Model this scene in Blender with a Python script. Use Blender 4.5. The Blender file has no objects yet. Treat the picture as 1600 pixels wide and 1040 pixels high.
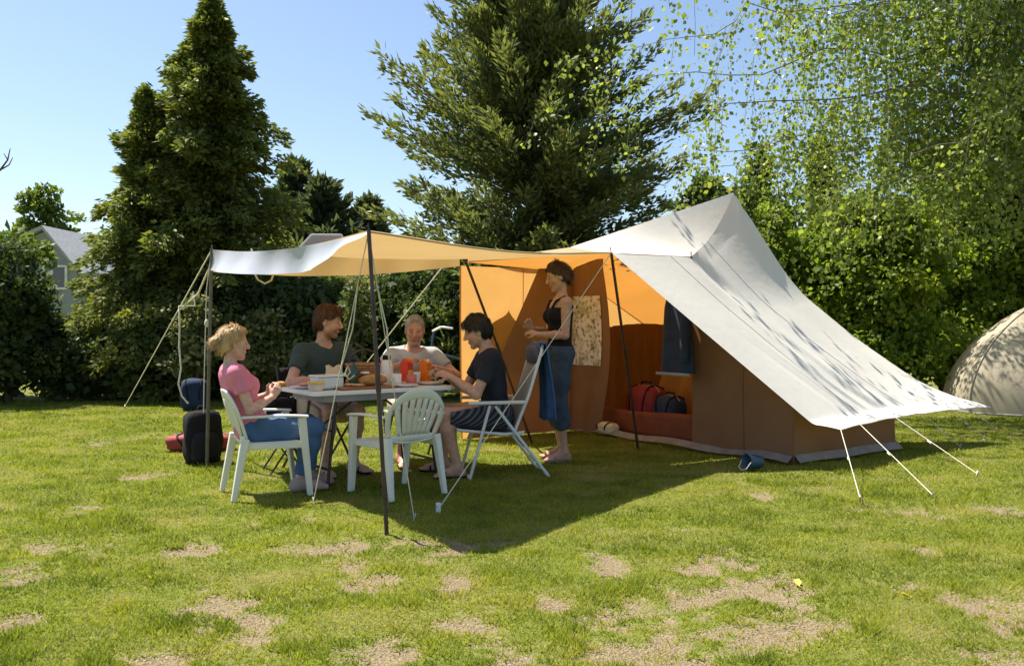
import bpy, bmesh, math, random
import numpy as np
from mathutils import Vector, Matrix, Quaternion

random.seed(7)
RNG = np.random.default_rng(11)
SC = bpy.context.scene
COL = SC.collection
R = math.radians

# ------------------------------------------------------------------ camera, sky, sun, exposure
F, HOR, CAMH = 1350.0, 508.0, 1.2          # focal length / horizon row in a 1600 px wide picture, eye height
cam = bpy.data.cameras.new('camera')
cam.sensor_width = 36.0
cam.lens = 36.0 * F / 1600.0
cam.shift_y = -12.0 / 1600.0
cam.clip_start, cam.clip_end = 0.05, 2000
cam_o = bpy.data.objects.new('camera', cam)
COL.objects.link(cam_o)
cam_o.location = (0, 0, CAMH)
cam_o.rotation_euler = (R(90), 0, 0)
SC.camera = cam_o

SUN_TRAVEL = Vector((0.43, -0.316, -1.0)).normalized()
SUN_EL = math.asin(-SUN_TRAVEL.z)
SUN_AZ = math.atan2(-SUN_TRAVEL.x, -SUN_TRAVEL.y)      # clockwise from +Y
world = bpy.data.worlds.new('World')
SC.world = world
world.use_nodes = True
wn = world.node_tree
for n in list(wn.nodes):
    wn.nodes.remove(n)
sky = wn.nodes.new('ShaderNodeTexSky')
sky.sky_type = 'NISHITA'
sky.sun_disc = False
sky.sun_elevation = SUN_EL
sky.sun_rotation = SUN_AZ
sky.altitude = 0
sky.air_density = 1.0
sky.dust_density = 0.9
sky.ozone_density = 2.0
bg = wn.nodes.new('ShaderNodeBackground')
bg.inputs['Strength'].default_value = 0.085
wo = wn.nodes.new('ShaderNodeOutputWorld')
wn.links.new(sky.outputs[0], bg.inputs[0])
wn.links.new(bg.outputs[0], wo.inputs[0])

sl = bpy.data.lights.new('sun', 'SUN')
sl.energy = 5.0
sl.angle = R(0.5)
sl.color = (1.0, 0.93, 0.81)
sun_o = bpy.data.objects.new('sun', sl)
COL.objects.link(sun_o)
sun_o.rotation_euler = SUN_TRAVEL.to_track_quat('-Z', 'Y').to_euler()
sun_o.location = (-10, 8, 20)

vs = SC.view_settings
vs.view_transform = 'Standard'
vs.look = 'None'
vs.exposure = 1.06
vs.gamma = 1.0
vs.use_curve_mapping = False
SC.cycles.max_bounces = 8
SC.cycles.diffuse_bounces = 4
SC.cycles.transmission_bounces = 4
SC.cycles.glossy_bounces = 2
SC.cycles.transparent_max_bounces = 4
SC.cycles.use_denoising = True
SC.cycles.sample_clamp_indirect = 6.0

# ------------------------------------------------------------------ helpers
def gp(x, y):                       # a point of the flat lawn seen at that place of the photograph
    d = CAMH * F / (y - HOR)
    return ((x - 800.0) / F * d, d)

def at(x, y, d):                    # a point at distance d
    return Vector(((x - 800.0) / F * d, d, CAMH - (y - HOR) * d / F))

P0 = np.array([2.41, 7.40])         # near corner of the inner tent
UU = np.array([-0.577, 0.8167])     # along the front wall, away from the camera
VV = np.array([0.8167, 0.577])      # into the tent

def uv(u, v, z):
    q = P0 + UU * u + VV * v
    return Vector((q[0], q[1], z))

def empty(name, loc=(0, 0, 0), rotz=0.0):
    o = bpy.data.objects.new(name, None)
    o.empty_display_size = 0.2
    COL.objects.link(o)
    o.location = loc
    o.rotation_euler = (0, 0, rotz)
    return o

def tag(o, label=None, cat=None, group=None, kind=None):
    if label: o['label'] = label
    if cat: o['category'] = cat
    if group: o['group'] = group
    if kind: o['kind'] = kind
    return o

def thing(name, label, cat, loc=(0, 0, 0), rotz=0.0, group=None):
    return tag(empty(name, loc, rotz), label, cat, group)

def root_of(o):
    while o.parent: o = o.parent
    return o

def to_local(V, parent):
    r = root_of(parent)
    c, s = math.cos(-r.rotation_euler[2]), math.sin(-r.rotation_euler[2])
    V = np.asarray(V, float) - np.array(r.location)
    out = V.copy()
    out[:, 0] = c * V[:, 0] - s * V[:, 1]
    out[:, 1] = s * V[:, 0] + c * V[:, 1]
    return out

def fast_mesh(name, V, faces, mat=None, smooth=False, fattr=None, pattr=None, pcol=None):
    """faces: (N,3) or (N,4) int array, or a list of tuples"""
    me = bpy.data.meshes.new(name)
    V = np.asarray(V, np.float32)
    if isinstance(faces, np.ndarray):
        n, k = faces.shape
        me.vertices.add(len(V)); me.vertices.foreach_set('co', V.ravel())
        me.loops.add(n * k); me.loops.foreach_set('vertex_index', faces.astype(np.int32).ravel())
        me.polygons.add(n)
        me.polygons.foreach_set('loop_start', np.arange(0, n * k, k, dtype=np.int32))
        if smooth: me.polygons.foreach_set('use_smooth', np.ones(n, bool))
        me.update(calc_edges=True)
    else:
        me.from_pydata([tuple(map(float, p)) for p in V], [], faces)
        if smooth: me.polygons.foreach_set('use_smooth', np.ones(len(me.polygons), bool))
        me.update()
    if fattr:
        for nm, a in fattr.items():
            at_ = me.attributes.new(nm, 'FLOAT', 'FACE'); at_.data.foreach_set('value', np.asarray(a, np.float32))
    if pattr:
        for nm, a in pattr.items():
            at_ = me.attributes.new(nm, 'FLOAT', 'POINT'); at_.data.foreach_set('value', np.asarray(a, np.float32))
    if pcol:
        for nm, a in pcol.items():
            at_ = me.attributes.new(nm, 'FLOAT_COLOR', 'POINT')
            a = np.concatenate([np.asarray(a, np.float32), np.ones((len(a), 1), np.float32)], 1)
            at_.data.foreach_set('color', a.ravel())
    if mat: me.materials.append(mat)
    return me

def link(name, me, parent=None):
    o = bpy.data.objects.new(name, me)
    COL.objects.link(o)
    if parent: o.parent = parent
    return o

class MB:
    """collects simple shapes, then links them as ONE mesh object"""
    def __init__(self):
        self.v, self.f, self.s = [], [], []
    def add(self, V, Fs, smooth=False):
        b = len(self.v)
        self.v += [tuple(map(float, p)) for p in V]
        for f in Fs:
            self.f.append(tuple(i + b for i in f)); self.s.append(smooth)
        return self
    def box(self, c, size, rz=0.0, M=None):
        x, y, z = [q / 2 for q in size]
        V = [Vector((sx * x, sy * y, sz * z)) for sx in (-1, 1) for sy in (-1, 1) for sz in (-1, 1)]
        if M is None: M = Matrix.Rotation(rz, 3, 'Z')
        V = [M @ p + Vector(c) for p in V]
        self.add(V, [(0, 1, 3, 2), (4, 6, 7, 5), (0, 4, 5, 1), (2, 3, 7, 6), (0, 2, 6, 4), (1, 5, 7, 3)])
        return self
    def bar(self, a, b, w, h=None, up=(0, 0, 1), w2=None, h2=None):
        a, b = Vector(a), Vector(b)
        h = h or w; w2 = w2 or w; h2 = h2 or h
        d = (b - a).normalized(); up = Vector(up)
        s = d.cross(up)
        if s.length < 1e-4: s = d.cross(Vector((1, 0, 0)))
        s.normalize(); t = s.cross(d)
        V = []
        for p, ww, hh in ((a, w, h), (b, w2, h2)):
            V += [p - s * ww / 2 - t * hh / 2, p + s * ww / 2 - t * hh / 2, p + s * ww / 2 + t * hh / 2, p - s * ww / 2 + t * hh / 2]
        self.add(V, [(0, 1, 2, 3)[::-1], (4, 5, 6, 7), (0, 1, 5, 4), (1, 2, 6, 5), (2, 3, 7, 6), (3, 0, 4, 7)])
        return self
    def tube(self, pts, r, seg=8, cap=True):
        pts = [Vector(p) for p in pts]; n = len(pts)
        rs = r if isinstance(r, (list, tuple)) else [r] * n
        T = []
        for i in range(n):
            d = pts[min(i + 1, n - 1)] - pts[max(i - 1, 0)]
            T.append(d.normalized() if d.length > 1e-9 else Vector((0, 0, 1)))
        ref = Vector((0, 0, 1)) if abs(T[0].z) < 0.9 else Vector((1, 0, 0))
        s = T[0].cross(ref).normalized()
        V, Fs = [], []
        for i in range(n):
            s = (s - T[i] * s.dot(T[i]))
            if s.length < 1e-6: s = T[i].orthogonal()
            s.normalize(); t = T[i].cross(s)
            for k in range(seg):
                a = 2 * math.pi * k / seg
                V.append(pts[i] + (s * math.cos(a) + t * math.sin(a)) * rs[i])
        for i in range(n - 1):
            for k in range(seg):
                k2 = (k + 1) % seg
                Fs.append((i * seg + k, i * seg + k2, (i + 1) * seg + k2, (i + 1) * seg + k))
        self.add(V, Fs, True)
        if cap:
            self.add(V[:seg], [tuple(range(seg))[::-1]]); self.add(V[-seg:], [tuple(range(seg))])
        return self
    def lathe(self, c, prof, seg=16, axis=None):
        V, Fs = [], []
        M = Matrix.Identity(3) if axis is None else Vector((0, 0, 1)).rotation_difference(Vector(axis)).to_matrix()
        for (r, z) in prof:
            for k in range(seg):
                a = 2 * math.pi * k / seg
                V.append(M @ Vector((r * math.cos(a), r * math.sin(a), z)) + Vector(c))
        for i in range(len(prof) - 1):
            for k in range(seg):
                k2 = (k + 1) % seg
                Fs.append((i * seg + k, i * seg + k2, (i + 1) * seg + k2, (i + 1) * seg + k))
        self.add(V, Fs, True)
        self.add(V[:seg], [tuple(range(seg))[::-1]]); self.add(V[-seg:], [tuple(range(seg))])
        return self
    def ell(self, c, r, seg=14, rings=9, M=None, fn=None):
        V, Fs = [], []
        for i in range(rings + 1):
            th = math.pi * i / rings
            for k in range(seg):
                a = 2 * math.pi * k / seg
                q = Vector((math.sin(th) * math.cos(a), math.sin(th) * math.sin(a), math.cos(th)))
                w = fn(q) if fn else 1.0
                p = Vector((q.x * r[0], q.y * r[1], q.z * r[2])) * w
                if M: p = M @ p
                V.append(p + Vector(c))
        for i in range(rings):
            for k in range(seg):
                k2 = (k + 1) % seg
                Fs.append((i * seg + k, (i + 1) * seg + k, (i + 1) * seg + k2, i * seg + k2))
        self.add(V, Fs, True)
        return self
    def grid(self, fn, ns, nt, smooth=True, closed=False):
        V = [fn(i / ns, j / nt) for j in range(nt + 1) for i in range(ns + 1)]
        Fs = [(j * (ns + 1) + i, j * (ns + 1) + i + 1, (j + 1) * (ns + 1) + i + 1, (j + 1) * (ns + 1) + i)
              for j in range(nt) for i in range(ns)]
        return self.add(V, Fs, smooth)
    def build(self, name, mat, parent=None, world=False, bevel=0.0, solid=0.0, recalc=False, subsurf=0):
        V = np.array(self.v)
        if parent is not None and world: V = to_local(V, parent)
        me = bpy.data.meshes.new(name)
        me.from_pydata([tuple(p) for p in V], [], self.f)
        me.polygons.foreach_set('use_smooth', np.array(self.s, bool))
        if recalc:
            bm = bmesh.new(); bm.from_mesh(me); bmesh.ops.remove_doubles(bm, verts=bm.verts, dist=1e-5)
            bmesh.ops.recalc_face_normals(bm, faces=bm.faces); bm.to_mesh(me); bm.free()
        me.update()
        if mat: me.materials.append(mat)
        o = link(name, me, parent)
        if bevel:
            m = o.modifiers.new('bevel', 'BEVEL'); m.width = bevel; m.segments = 2; m.limit_method = 'ANGLE'; m.angle_limit = R(40)
        if solid:
            m = o.modifiers.new('solid', 'SOLIDIFY'); m.thickness = solid; m.offset = 0
        if subsurf:
            m = o.modifiers.new('sub', 'SUBSURF'); m.levels = subsurf; m.render_levels = subsurf
        return o

def children(o): return list(o.children)
def copy_tree(o, parent=None):
    c = o.copy(); COL.objects.link(c)
    if parent: c.parent = parent
    for ch in children(o): copy_tree(ch, c)
    return c

# numpy noise
_TAB = RNG.random((64, 64, 64)).astype(np.float32)
def vn3(P, scale=1.0, seed=0):
    Q = np.asarray(P, np.float32) * scale + seed * 7.31
    I = np.floor(Q).astype(int); Fr = Q - I
    Fr = Fr * Fr * (3 - 2 * Fr)
    out = 0
    for dx in (0, 1):
        for dy in (0, 1):
            for dz in (0, 1):
                w = (Fr[..., 0] if dx else 1 - Fr[..., 0]) * (Fr[..., 1] if dy else 1 - Fr[..., 1]) * (Fr[..., 2] if dz else 1 - Fr[..., 2])
                out = out + w * _TAB[(I[..., 0] + dx) % 64, (I[..., 1] + dy) % 64, (I[..., 2] + dz) % 64]
    return out
def vn2(x, y, scale=1.0, seed=0):
    return vn3(np.stack([x, y, np.zeros_like(x)], -1), scale, seed)
def fbm2(x, y, scale=1.0, seed=0, oct=4):
    s, a, t = 0, 1.0, 0
    for o in range(oct):
        s = s + a * vn2(x, y, scale * 2 ** o, seed + o); t += a; a *= 0.5
    return s / t

# ------------------------------------------------------------------ materials
def new_mat(name):
    m = bpy.data.materials.new(name); m.use_nodes = True
    nt = m.node_tree
    for n in list(nt.nodes): nt.nodes.remove(n)
    return m, nt, nt.nodes.new('ShaderNodeOutputMaterial')
def nd(nt, typ, **kw):
    n = nt.nodes.new(typ)
    for k, v in kw.items(): setattr(n, k, v)
    return n
def noise_node(nt, scale, detail=4, coord='Object', stretch=None):
    tc = nd(nt, 'ShaderNodeTexCoord')
    n = nd(nt, 'ShaderNodeTexNoise'); n.inputs['Scale'].default_value = scale; n.inputs['Detail'].default_value = detail
    if stretch:
        mp = nd(nt, 'ShaderNodeMapping'); mp.inputs['Scale'].default_value = stretch
        nt.links.new(tc.outputs[coord], mp.inputs[0]); nt.links.new(mp.outputs[0], n.inputs['Vector'])
    else: nt.links.new(tc.outputs[coord], n.inputs['Vector'])
    return n
def ramp_node(nt, stops):
    r = nd(nt, 'ShaderNodeValToRGB'); e = r.color_ramp.elements
    while len(e) < len(stops): e.new(0.5)
    for el, (p, c) in zip(e, stops):
        el.position = p; el.color = (*c, 1)
    return r
def mul(c, k): return tuple(min(1.0, q * k) for q in c)

def mat_plain(name, col, rough=0.5, metal=0.0, var=0.15, scale=8, bump=0.0, bscale=60, spec=0.4, stretch=None):
    m, nt, out = new_mat(name)
    b = nd(nt, 'ShaderNodeBsdfPrincipled')
    n = noise_node(nt, scale, 5, stretch=stretch)
    r = ramp_node(nt, [(0.3, mul(col, 1 - var)), (0.7, mul(col, 1 + var))])
    nt.links.new(n.outputs['Fac'], r.inputs[0]); nt.links.new(r.outputs[0], b.inputs['Base Color'])
    b.inputs['Roughness'].default_value = rough; b.inputs['Metallic'].default_value = metal
    b.inputs['Specular IOR Level'].default_value = spec
    if bump:
        n2 = noise_node(nt, bscale, 3, stretch=stretch); bp = nd(nt, 'ShaderNodeBump'); bp.inputs['Strength'].default_value = bump
        bp.inputs['Distance'].default_value = 0.01
        nt.links.new(n2.outputs['Fac'], bp.inputs['Height']); nt.links.new(bp.outputs[0], b.inputs['Normal'])
    nt.links.new(b.outputs[0], out.inputs[0])
    return m

def mat_canvas(name, col, tcol, trans=0.4, var=0.06, stain=0.0):
    """thin woven cloth: reflects col, lets tcol through"""
    m, nt, out = new_mat(name)
    d = nd(nt, 'ShaderNodeBsdfDiffuse'); t = nd(nt, 'ShaderNodeBsdfTranslucent'); mx = nd(nt, 'ShaderNodeMixShader')
    n = noise_node(nt, 2.2, 6)
    r = ramp_node(nt, [(0.3, mul(col, 1 - var - stain)), (0.62, mul(col, 1 + var))])
    r2 = ramp_node(nt, [(0.3, mul(tcol, 1 - var - stain)), (0.62, mul(tcol, 1 + var))])
    nt.links.new(n.outputs['Fac'], r.inputs[0]); nt.links.new(n.outputs['Fac'], r2.inputs[0])
    nt.links.new(r.outputs[0], d.inputs[0]); nt.links.new(r2.outputs[0], t.inputs[0])
    w = noise_node(nt, 14, 5); bp = nd(nt, 'ShaderNodeBump'); bp.inputs['Strength'].default_value = 0.12; bp.inputs['Distance'].default_value = 0.02
    nt.links.new(w.outputs['Fac'], bp.inputs['Height'])
    nt.links.new(bp.outputs[0], d.inputs['Normal'])
    mx.inputs[0].default_value = trans
    nt.links.new(d.outputs[0], mx.inputs[1]); nt.links.new(t.outputs[0], mx.inputs[2]); nt.links.new(mx.outputs[0], out.inputs[0])
    return m

def mat_leaf(name, stops, trans=0.35, rough=0.55, spec=0.25, tmul=1.25):
    m, nt, out = new_mat(name)
    a = nd(nt, 'ShaderNodeAttribute'); a.attribute_name = 'rnd'
    r = ramp_node(nt, stops); nt.links.new(a.outputs['Fac'], r.inputs[0])
    b = nd(nt, 'ShaderNodeBsdfPrincipled'); b.inputs['Roughness'].default_value = rough; b.inputs['Specular IOR Level'].default_value = spec
    t = nd(nt, 'ShaderNodeBsdfTranslucent'); mx = nd(nt, 'ShaderNodeMixShader'); mx.inputs[0].default_value = trans
    g = nd(nt, 'ShaderNodeMix', data_type='RGBA', blend_type='MULTIPLY'); g.inputs[0].default_value = 1.0
    g.inputs[7].default_value = (1.1 * tmul, 1.15 * tmul, 0.55 * tmul, 1)
    nt.links.new(r.outputs[0], g.inputs[6])
    nt.links.new(r.outputs[0], b.inputs['Base Color']); nt.links.new(g.outputs[2], t.inputs[0])
    nt.links.new(b.outputs[0], mx.inputs[1]); nt.links.new(t.outputs[0], mx.inputs[2]); nt.links.new(mx.outputs[0], out.inputs[0])
    return m

def mat_vcol(name, rough=0.55, sss=0.0, spec=0.35):
    m, nt, out = new_mat(name)
    a = nd(nt, 'ShaderNodeAttribute'); a.attribute_name = 'tint'
    n = noise_node(nt, 30, 4); r = ramp_node(nt, [(0.3, (0.80, 0.74, 0.72)), (0.7, (1.05, 1.03, 1.03))])
    g = nd(nt, 'ShaderNodeMix', data_type='RGBA', blend_type='MULTIPLY'); g.inputs[0].default_value = 1.0
    nt.links.new(n.outputs['Fac'], r.inputs[0]); nt.links.new(a.outputs['Color'], g.inputs[6]); nt.links.new(r.outputs[0], g.inputs[7])
    b = nd(nt, 'ShaderNodeBsdfPrincipled'); b.inputs['Roughness'].default_value = rough; b.inputs['Specular IOR Level'].default_value = spec
    if sss:
        b.inputs['Subsurface Weight'].default_value = sss; b.inputs['Subsurface Scale'].default_value = 0.02
        b.inputs['Subsurface Radius'].default_value = (1.0, 0.3, 0.15)
    nt.links.new(g.outputs[2], b.inputs['Base Color']); nt.links.new(b.outputs[0], out.inputs[0])
    return m

M = {}
M['bark'] = mat_plain('bark', (0.09, 0.065, 0.045), 0.9, var=0.4, scale=12, bump=0.8, bscale=25, stretch=(1, 1, 0.2))
M['birch_bark'] = mat_plain('birch_bark', (0.16, 0.14, 0.11), 0.85, var=0.5, scale=9, bump=0.5, stretch=(1, 1, 2))
M['pole'] = mat_plain('pole_dark', (0.07, 0.045, 0.035), 0.4, metal=0.3, var=0.3)
M['pole_grey'] = mat_plain('pole_grey', (0.13, 0.125, 0.10), 0.5, metal=0.4, var=0.25)
M['rope'] = mat_plain('rope', (0.62, 0.58, 0.46), 0.9, var=0.2, scale=60)
M['peg'] = mat_plain('peg_steel', (0.4, 0.4, 0.4), 0.35, metal=0.8)
M['roof'] = mat_canvas('roof_canvas', (0.83, 0.79, 0.71), (0.62, 0.45, 0.22), 0.20, 0.02)
M['canopy'] = mat_canvas('canopy_canvas', (0.56, 0.45, 0.30), (0.68, 0.45, 0.19), 0.32, 0.04)
M['valance'] = mat_canvas('valance_canvas', (0.52, 0.56, 0.65), (0.40, 0.39, 0.37), 0.2, 0.05)
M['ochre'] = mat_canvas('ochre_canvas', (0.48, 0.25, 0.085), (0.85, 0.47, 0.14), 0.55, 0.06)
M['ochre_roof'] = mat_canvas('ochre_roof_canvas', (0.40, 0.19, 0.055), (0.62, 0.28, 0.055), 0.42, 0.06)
M['brown'] = mat_canvas('brown_shade_canvas', (0.25, 0.15, 0.085), (0.26, 0.13, 0.05), 0.18, 0.10)
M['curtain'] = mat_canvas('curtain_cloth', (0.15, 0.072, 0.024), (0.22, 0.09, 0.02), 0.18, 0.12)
M['curtain_lit'] = mat_canvas('curtain_lit_cloth', (0.42, 0.22, 0.065), (0.60, 0.28, 0.06), 0.35, 0.14)  # same curtain cloth, its colour raised to carry the glow on the folds
M['rust'] = mat_plain('rust_groundsheet', (0.20, 0.05, 0.016), 0.6, var=0.2)
M['grey_sheet'] = mat_plain('grey_sheet', (0.20, 0.20, 0.19), 0.6, var=0.2)
M['plastic'] = mat_plain('white_plastic', (0.76, 0.74, 0.64), 0.38, var=0.05, scale=5, spec=0.5)
M['table_white'] = mat_plain('table_white', (0.74, 0.75, 0.77), 0.35, var=0.04)
M['frame_white'] = mat_plain('frame_white', (0.66, 0.67, 0.66), 0.35, var=0.05)
M['mesh_grey'] = mat_canvas('mesh_grey', (0.42, 0.42, 0.44), (0.3, 0.3, 0.32), 0.3, 0.15)
M['dark_metal'] = mat_plain('dark_metal', (0.05, 0.05, 0.055), 0.4, metal=0.5)
M['black'] = mat_plain('black_nylon', (0.011, 0.011, 0.013), 0.85, var=0.3, bump=0.3, spec=0.2)
M['red'] = mat_plain('red_cloth', (0.28, 0.035, 0.03), 0.7, var=0.2)
M['darkred'] = mat_plain('dark_red', (0.22, 0.02, 0.025), 0.7, var=0.2)
M['orange'] = mat_plain('orange_plastic', (0.85, 0.22, 0.03), 0.4, var=0.1)
M['redplastic'] = mat_plain('red_plastic', (0.72, 0.06, 0.03), 0.3, var=0.1)
M['yellow'] = mat_plain('yellow_label', (0.8, 0.5, 0.05), 0.5, var=0.1)
M['blue'] = mat_plain('blue_cloth', (0.045, 0.11, 0.26), 0.8, var=0.25, bump=0.2)
M['navy'] = mat_plain('navy_cloth', (0.02, 0.035, 0.075), 0.85, var=0.25, bump=0.2)
M['bluebag'] = mat_plain('blue_bag', (0.03, 0.09, 0.22), 0.6, var=0.2)
M['sack'] = mat_plain('sack_navy', (0.010, 0.024, 0.06), 0.9, var=0.3, bump=0.5, bscale=20)
M['white'] = mat_plain('white_glaze', (0.78, 0.77, 0.74), 0.25, var=0.04)
M['cream'] = mat_plain('cream', (0.66, 0.56, 0.38), 0.6, var=0.1)
M['bread'] = mat_plain('bread_crust', (0.42, 0.20, 0.07), 0.8, var=0.35, scale=25, bump=0.4)
M['board'] = mat_plain('wood_board', (0.28, 0.12, 0.05), 0.6, var=0.3, stretch=(1, 8, 8))
M['wicker'] = mat_plain('wicker', (0.40, 0.20, 0.09), 0.7, var=0.35, scale=40, bump=0.8, bscale=80)
M['ham'] = mat_plain('pink_ham', (0.62, 0.28, 0.22), 0.5, var=0.2)
M['glassy'] = mat_plain('clear_box', (0.62, 0.66, 0.70), 0.15, var=0.05, spec=0.7)
M['greenb'] = mat_plain('green_bottle', (0.03, 0.08, 0.04), 0.2, var=0.1, spec=0.7)
M['rubber'] = mat_plain('rubber', (0.02, 0.02, 0.02), 0.8)
M['eye'] = mat_plain('eye_white', (0.34, 0.30, 0.27), 0.5, var=0.02)
M['iris'] = mat_plain('eye_iris', (0.05, 0.035, 0.025), 0.15, var=0.1)
M['skin'] = mat_vcol('skin', 0.5, 0.12)
def cloth(name, c, var=0.18, **k): return mat_plain(name, c, 0.9, var=var, scale=6, bump=0.35, bscale=140, spec=0.15, **k)
M['pink'] = cloth('pink_cotton', (0.74, 0.24, 0.33), 0.08)
M['jeans'] = cloth('blue_denim', (0.07, 0.14, 0.28))
M['jeans2'] = cloth('dark_denim', (0.052, 0.072, 0.105))
M['greent'] = cloth('dark_green_cotton', (0.025, 0.05, 0.055))
M['greyt'] = cloth('grey_cotton', (0.46, 0.47, 0.50), 0.28)
M['navyt'] = cloth('navy_cotton', (0.028, 0.03, 0.042))
M['blackt'] = cloth('black_cotton', (0.014, 0.013, 0.016))
M['khaki'] = cloth('khaki_cotton', (0.42, 0.34, 0.26), 0.1)
def hair(name, c): return mat_plain(name, c, 0.5, var=0.45, scale=18, bump=0.8, bscale=55, spec=0.4, stretch=(1, 1, 0.35))
M['hair_blond'] = hair('hair_blond', (0.50, 0.33, 0.15))
M['hair_auburn'] = hair('hair_auburn', (0.085, 0.035, 0.02))
M['hair_grey'] = hair('hair_grey', (0.46, 0.44, 0.42))
M['hair_dark'] = hair('hair_dark', (0.018, 0.013, 0.011))
M['hair_brown'] = hair('hair_brown', (0.06, 0.028, 0.017))
def mat_stripes(name, c1, c2, scale, axis='X'):
    m, nt, out = new_mat(name)
    tc = nd(nt, 'ShaderNodeTexCoord'); w = nd(nt, 'ShaderNodeTexWave', wave_type='BANDS', bands_direction=axis)
    w.inputs['Scale'].default_value = scale; w.inputs['Distortion'].default_value = 0.6; w.inputs['Detail'].default_value = 2
    r = ramp_node(nt, [(0.55, c1), (0.75, c2)]); b = nd(nt, 'ShaderNodeBsdfPrincipled'); b.inputs['Roughness'].default_value = 0.9
    nt.links.new(tc.outputs['Object'], w.inputs[0]); nt.links.new(w.outputs['Fac'], r.inputs[0])
    nt.links.new(r.outputs[0], b.inputs['Base Color']); nt.links.new(b.outputs[0], out.inputs[0])
    return m
M['plaid'] = mat_stripes('striped_shorts', (0.02, 0.02, 0.035), (0.12, 0.12, 0.15), 11, 'DIAGONAL')
M['greent'] = mat_stripes('green_striped_cotton', (0.024, 0.048, 0.052), (0.055, 0.085, 0.085), 16, 'Z')
def mat_lace():
    m, nt, out = new_mat('lace')
    n = noise_node(nt, 26, 3); n2 = noise_node(nt, 7, 3)
    r = ramp_node(nt, [(0.30, (0.14, 0.10, 0.06)), (0.38, (0.36, 0.32, 0.26)), (0.46, (0.66, 0.63, 0.62)), (0.62, (0.80, 0.77, 0.78))])
    r2 = ramp_node(nt, [(0.33, (0.62, 0.62, 0.42)), (0.5, (1, 1, 1))]); nt.links.new(n2.outputs['Fac'], r2.inputs[0])
    g = nd(nt, 'ShaderNodeMix', data_type='RGBA', blend_type='MULTIPLY'); g.inputs[0].default_value = 1.0
    nt.links.new(n.outputs['Fac'], r.inputs[0]); nt.links.new(r.outputs[0], g.inputs[6]); nt.links.new(r2.outputs[0], g.inputs[7])
    b = nd(nt, 'ShaderNodeBsdfPrincipled'); b.inputs['Roughness'].default_value = 0.9
    nt.links.new(g.outputs[2], b.inputs['Base Color']); nt.links.new(b.outputs[0], out.inputs[0])
    return m
M['lace'] = mat_lace()
def mat_dome():
    m, nt, out = new_mat('dome_fabric')
    tc = nd(nt, 'ShaderNodeTexCoord')
    n = noise_node(nt, 7.0, 4, stretch=(1, 1, 0.55)); n.inputs['Roughness'].default_value = 0.6
    mth = nd(nt, 'ShaderNodeMath', operation='SUBTRACT'); mth.inputs[1].default_value = 0.5; nt.links.new(n.outputs['Fac'], mth.inputs[0])
    ab = nd(nt, 'ShaderNodeMath', operation='ABSOLUTE'); nt.links.new(mth.outputs[0], ab.inputs[0])
    r = ramp_node(nt, [(0.0, (0.34, 0.30, 0.23)), (0.035, (0.60, 0.53, 0.39))]); nt.links.new(ab.outputs[0], r.inputs[0])
    n2 = noise_node(nt, 1.6, 2); r2 = ramp_node(nt, [(0.47, (0, 0, 0)), (0.62, (1, 1, 1))]); nt.links.new(n2.outputs['Fac'], r2.inputs[0])
    mx = nd(nt, 'ShaderNodeMix', data_type='RGBA'); mx.inputs[6].default_value = (0.60, 0.53, 0.39, 1)
    nt.links.new(r2.outputs[0], mx.inputs[0]); nt.links.new(r.outputs[0], mx.inputs[7])
    b = nd(nt, 'ShaderNodeBsdfPrincipled'); b.inputs['Roughness'].default_value = 0.7; nt.links.new(mx.outputs[2], b.inputs['Base Color'])
    tr = nd(nt, 'ShaderNodeBsdfTranslucent'); nt.links.new(mx.outputs[2], tr.inputs[0]); ms = nd(nt, 'ShaderNodeMixShader'); ms.inputs[0].default_value = 0.42
    nt.links.new(b.outputs[0], ms.inputs[1]); nt.links.new(tr.outputs[0], ms.inputs[2]); nt.links.new(ms.outputs[0], out.inputs[0])
    return m
M['dome'] = mat_dome()
G = lambda *s: [(p, c) for p, c in s]
M['lf_left'] = mat_leaf('leaf_cypress_olive', G((0, (0.055, 0.078, 0.026)), (0.5, (0.135, 0.165, 0.044)), (0.85, (0.25, 0.25, 0.055)), (1, (0.30, 0.23, 0.065))), 0.38)
M['lf_mid'] = mat_leaf('leaf_cypress_green', G((0, (0.05, 0.070, 0.032)), (0.5, (0.145, 0.170, 0.068)), (0.85, (0.235, 0.245, 0.095)), (1, (0.29, 0.23, 0.10))), 0.36)
M['lf_dark'] = mat_leaf('leaf_dark', G((0, (0.034, 0.056, 0.020)), (0.6, (0.088, 0.122, 0.034)), (1, (0.22, 0.25, 0.065))), 0.36)
M['lf_far'] = mat_leaf('leaf_far_conifer', G((0, (0.05, 0.075, 0.045)), (1, (0.12, 0.145, 0.08))), 0.35)
M['lf_birch'] = mat_leaf('leaf_birch', G((0, (0.13, 0.18, 0.04)), (0.5, (0.21, 0.27, 0.06)), (1, (0.32, 0.35, 0.11))), 0.5, 0.4, 0.4)
M['lf_beech'] = mat_leaf('leaf_beech', G((0, (0.10, 0.16, 0.020)), (0.5, (0.22, 0.29, 0.033)), (1, (0.36, 0.39, 0.055))), 0.5)
M['lf_mixed'] = mat_leaf('leaf_mixed', G((0, (0.065, 0.105, 0.024)), (0.6, (0.14, 0.19, 0.038)), (1, (0.25, 0.29, 0.06))), 0.45)
M['lf_copper'] = mat_leaf('leaf_copper', G((0, (0.05, 0.018, 0.014)), (0.6, (0.10, 0.035, 0.024)), (1, (0.16, 0.09, 0.04))), 0.35)
M['lf_cream'] = mat_leaf('leaf_variegated', G((0, (0.06, 0.09, 0.03)), (0.5, (0.16, 0.17, 0.07)), (1, (0.34, 0.31, 0.16))), 0.35)
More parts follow.
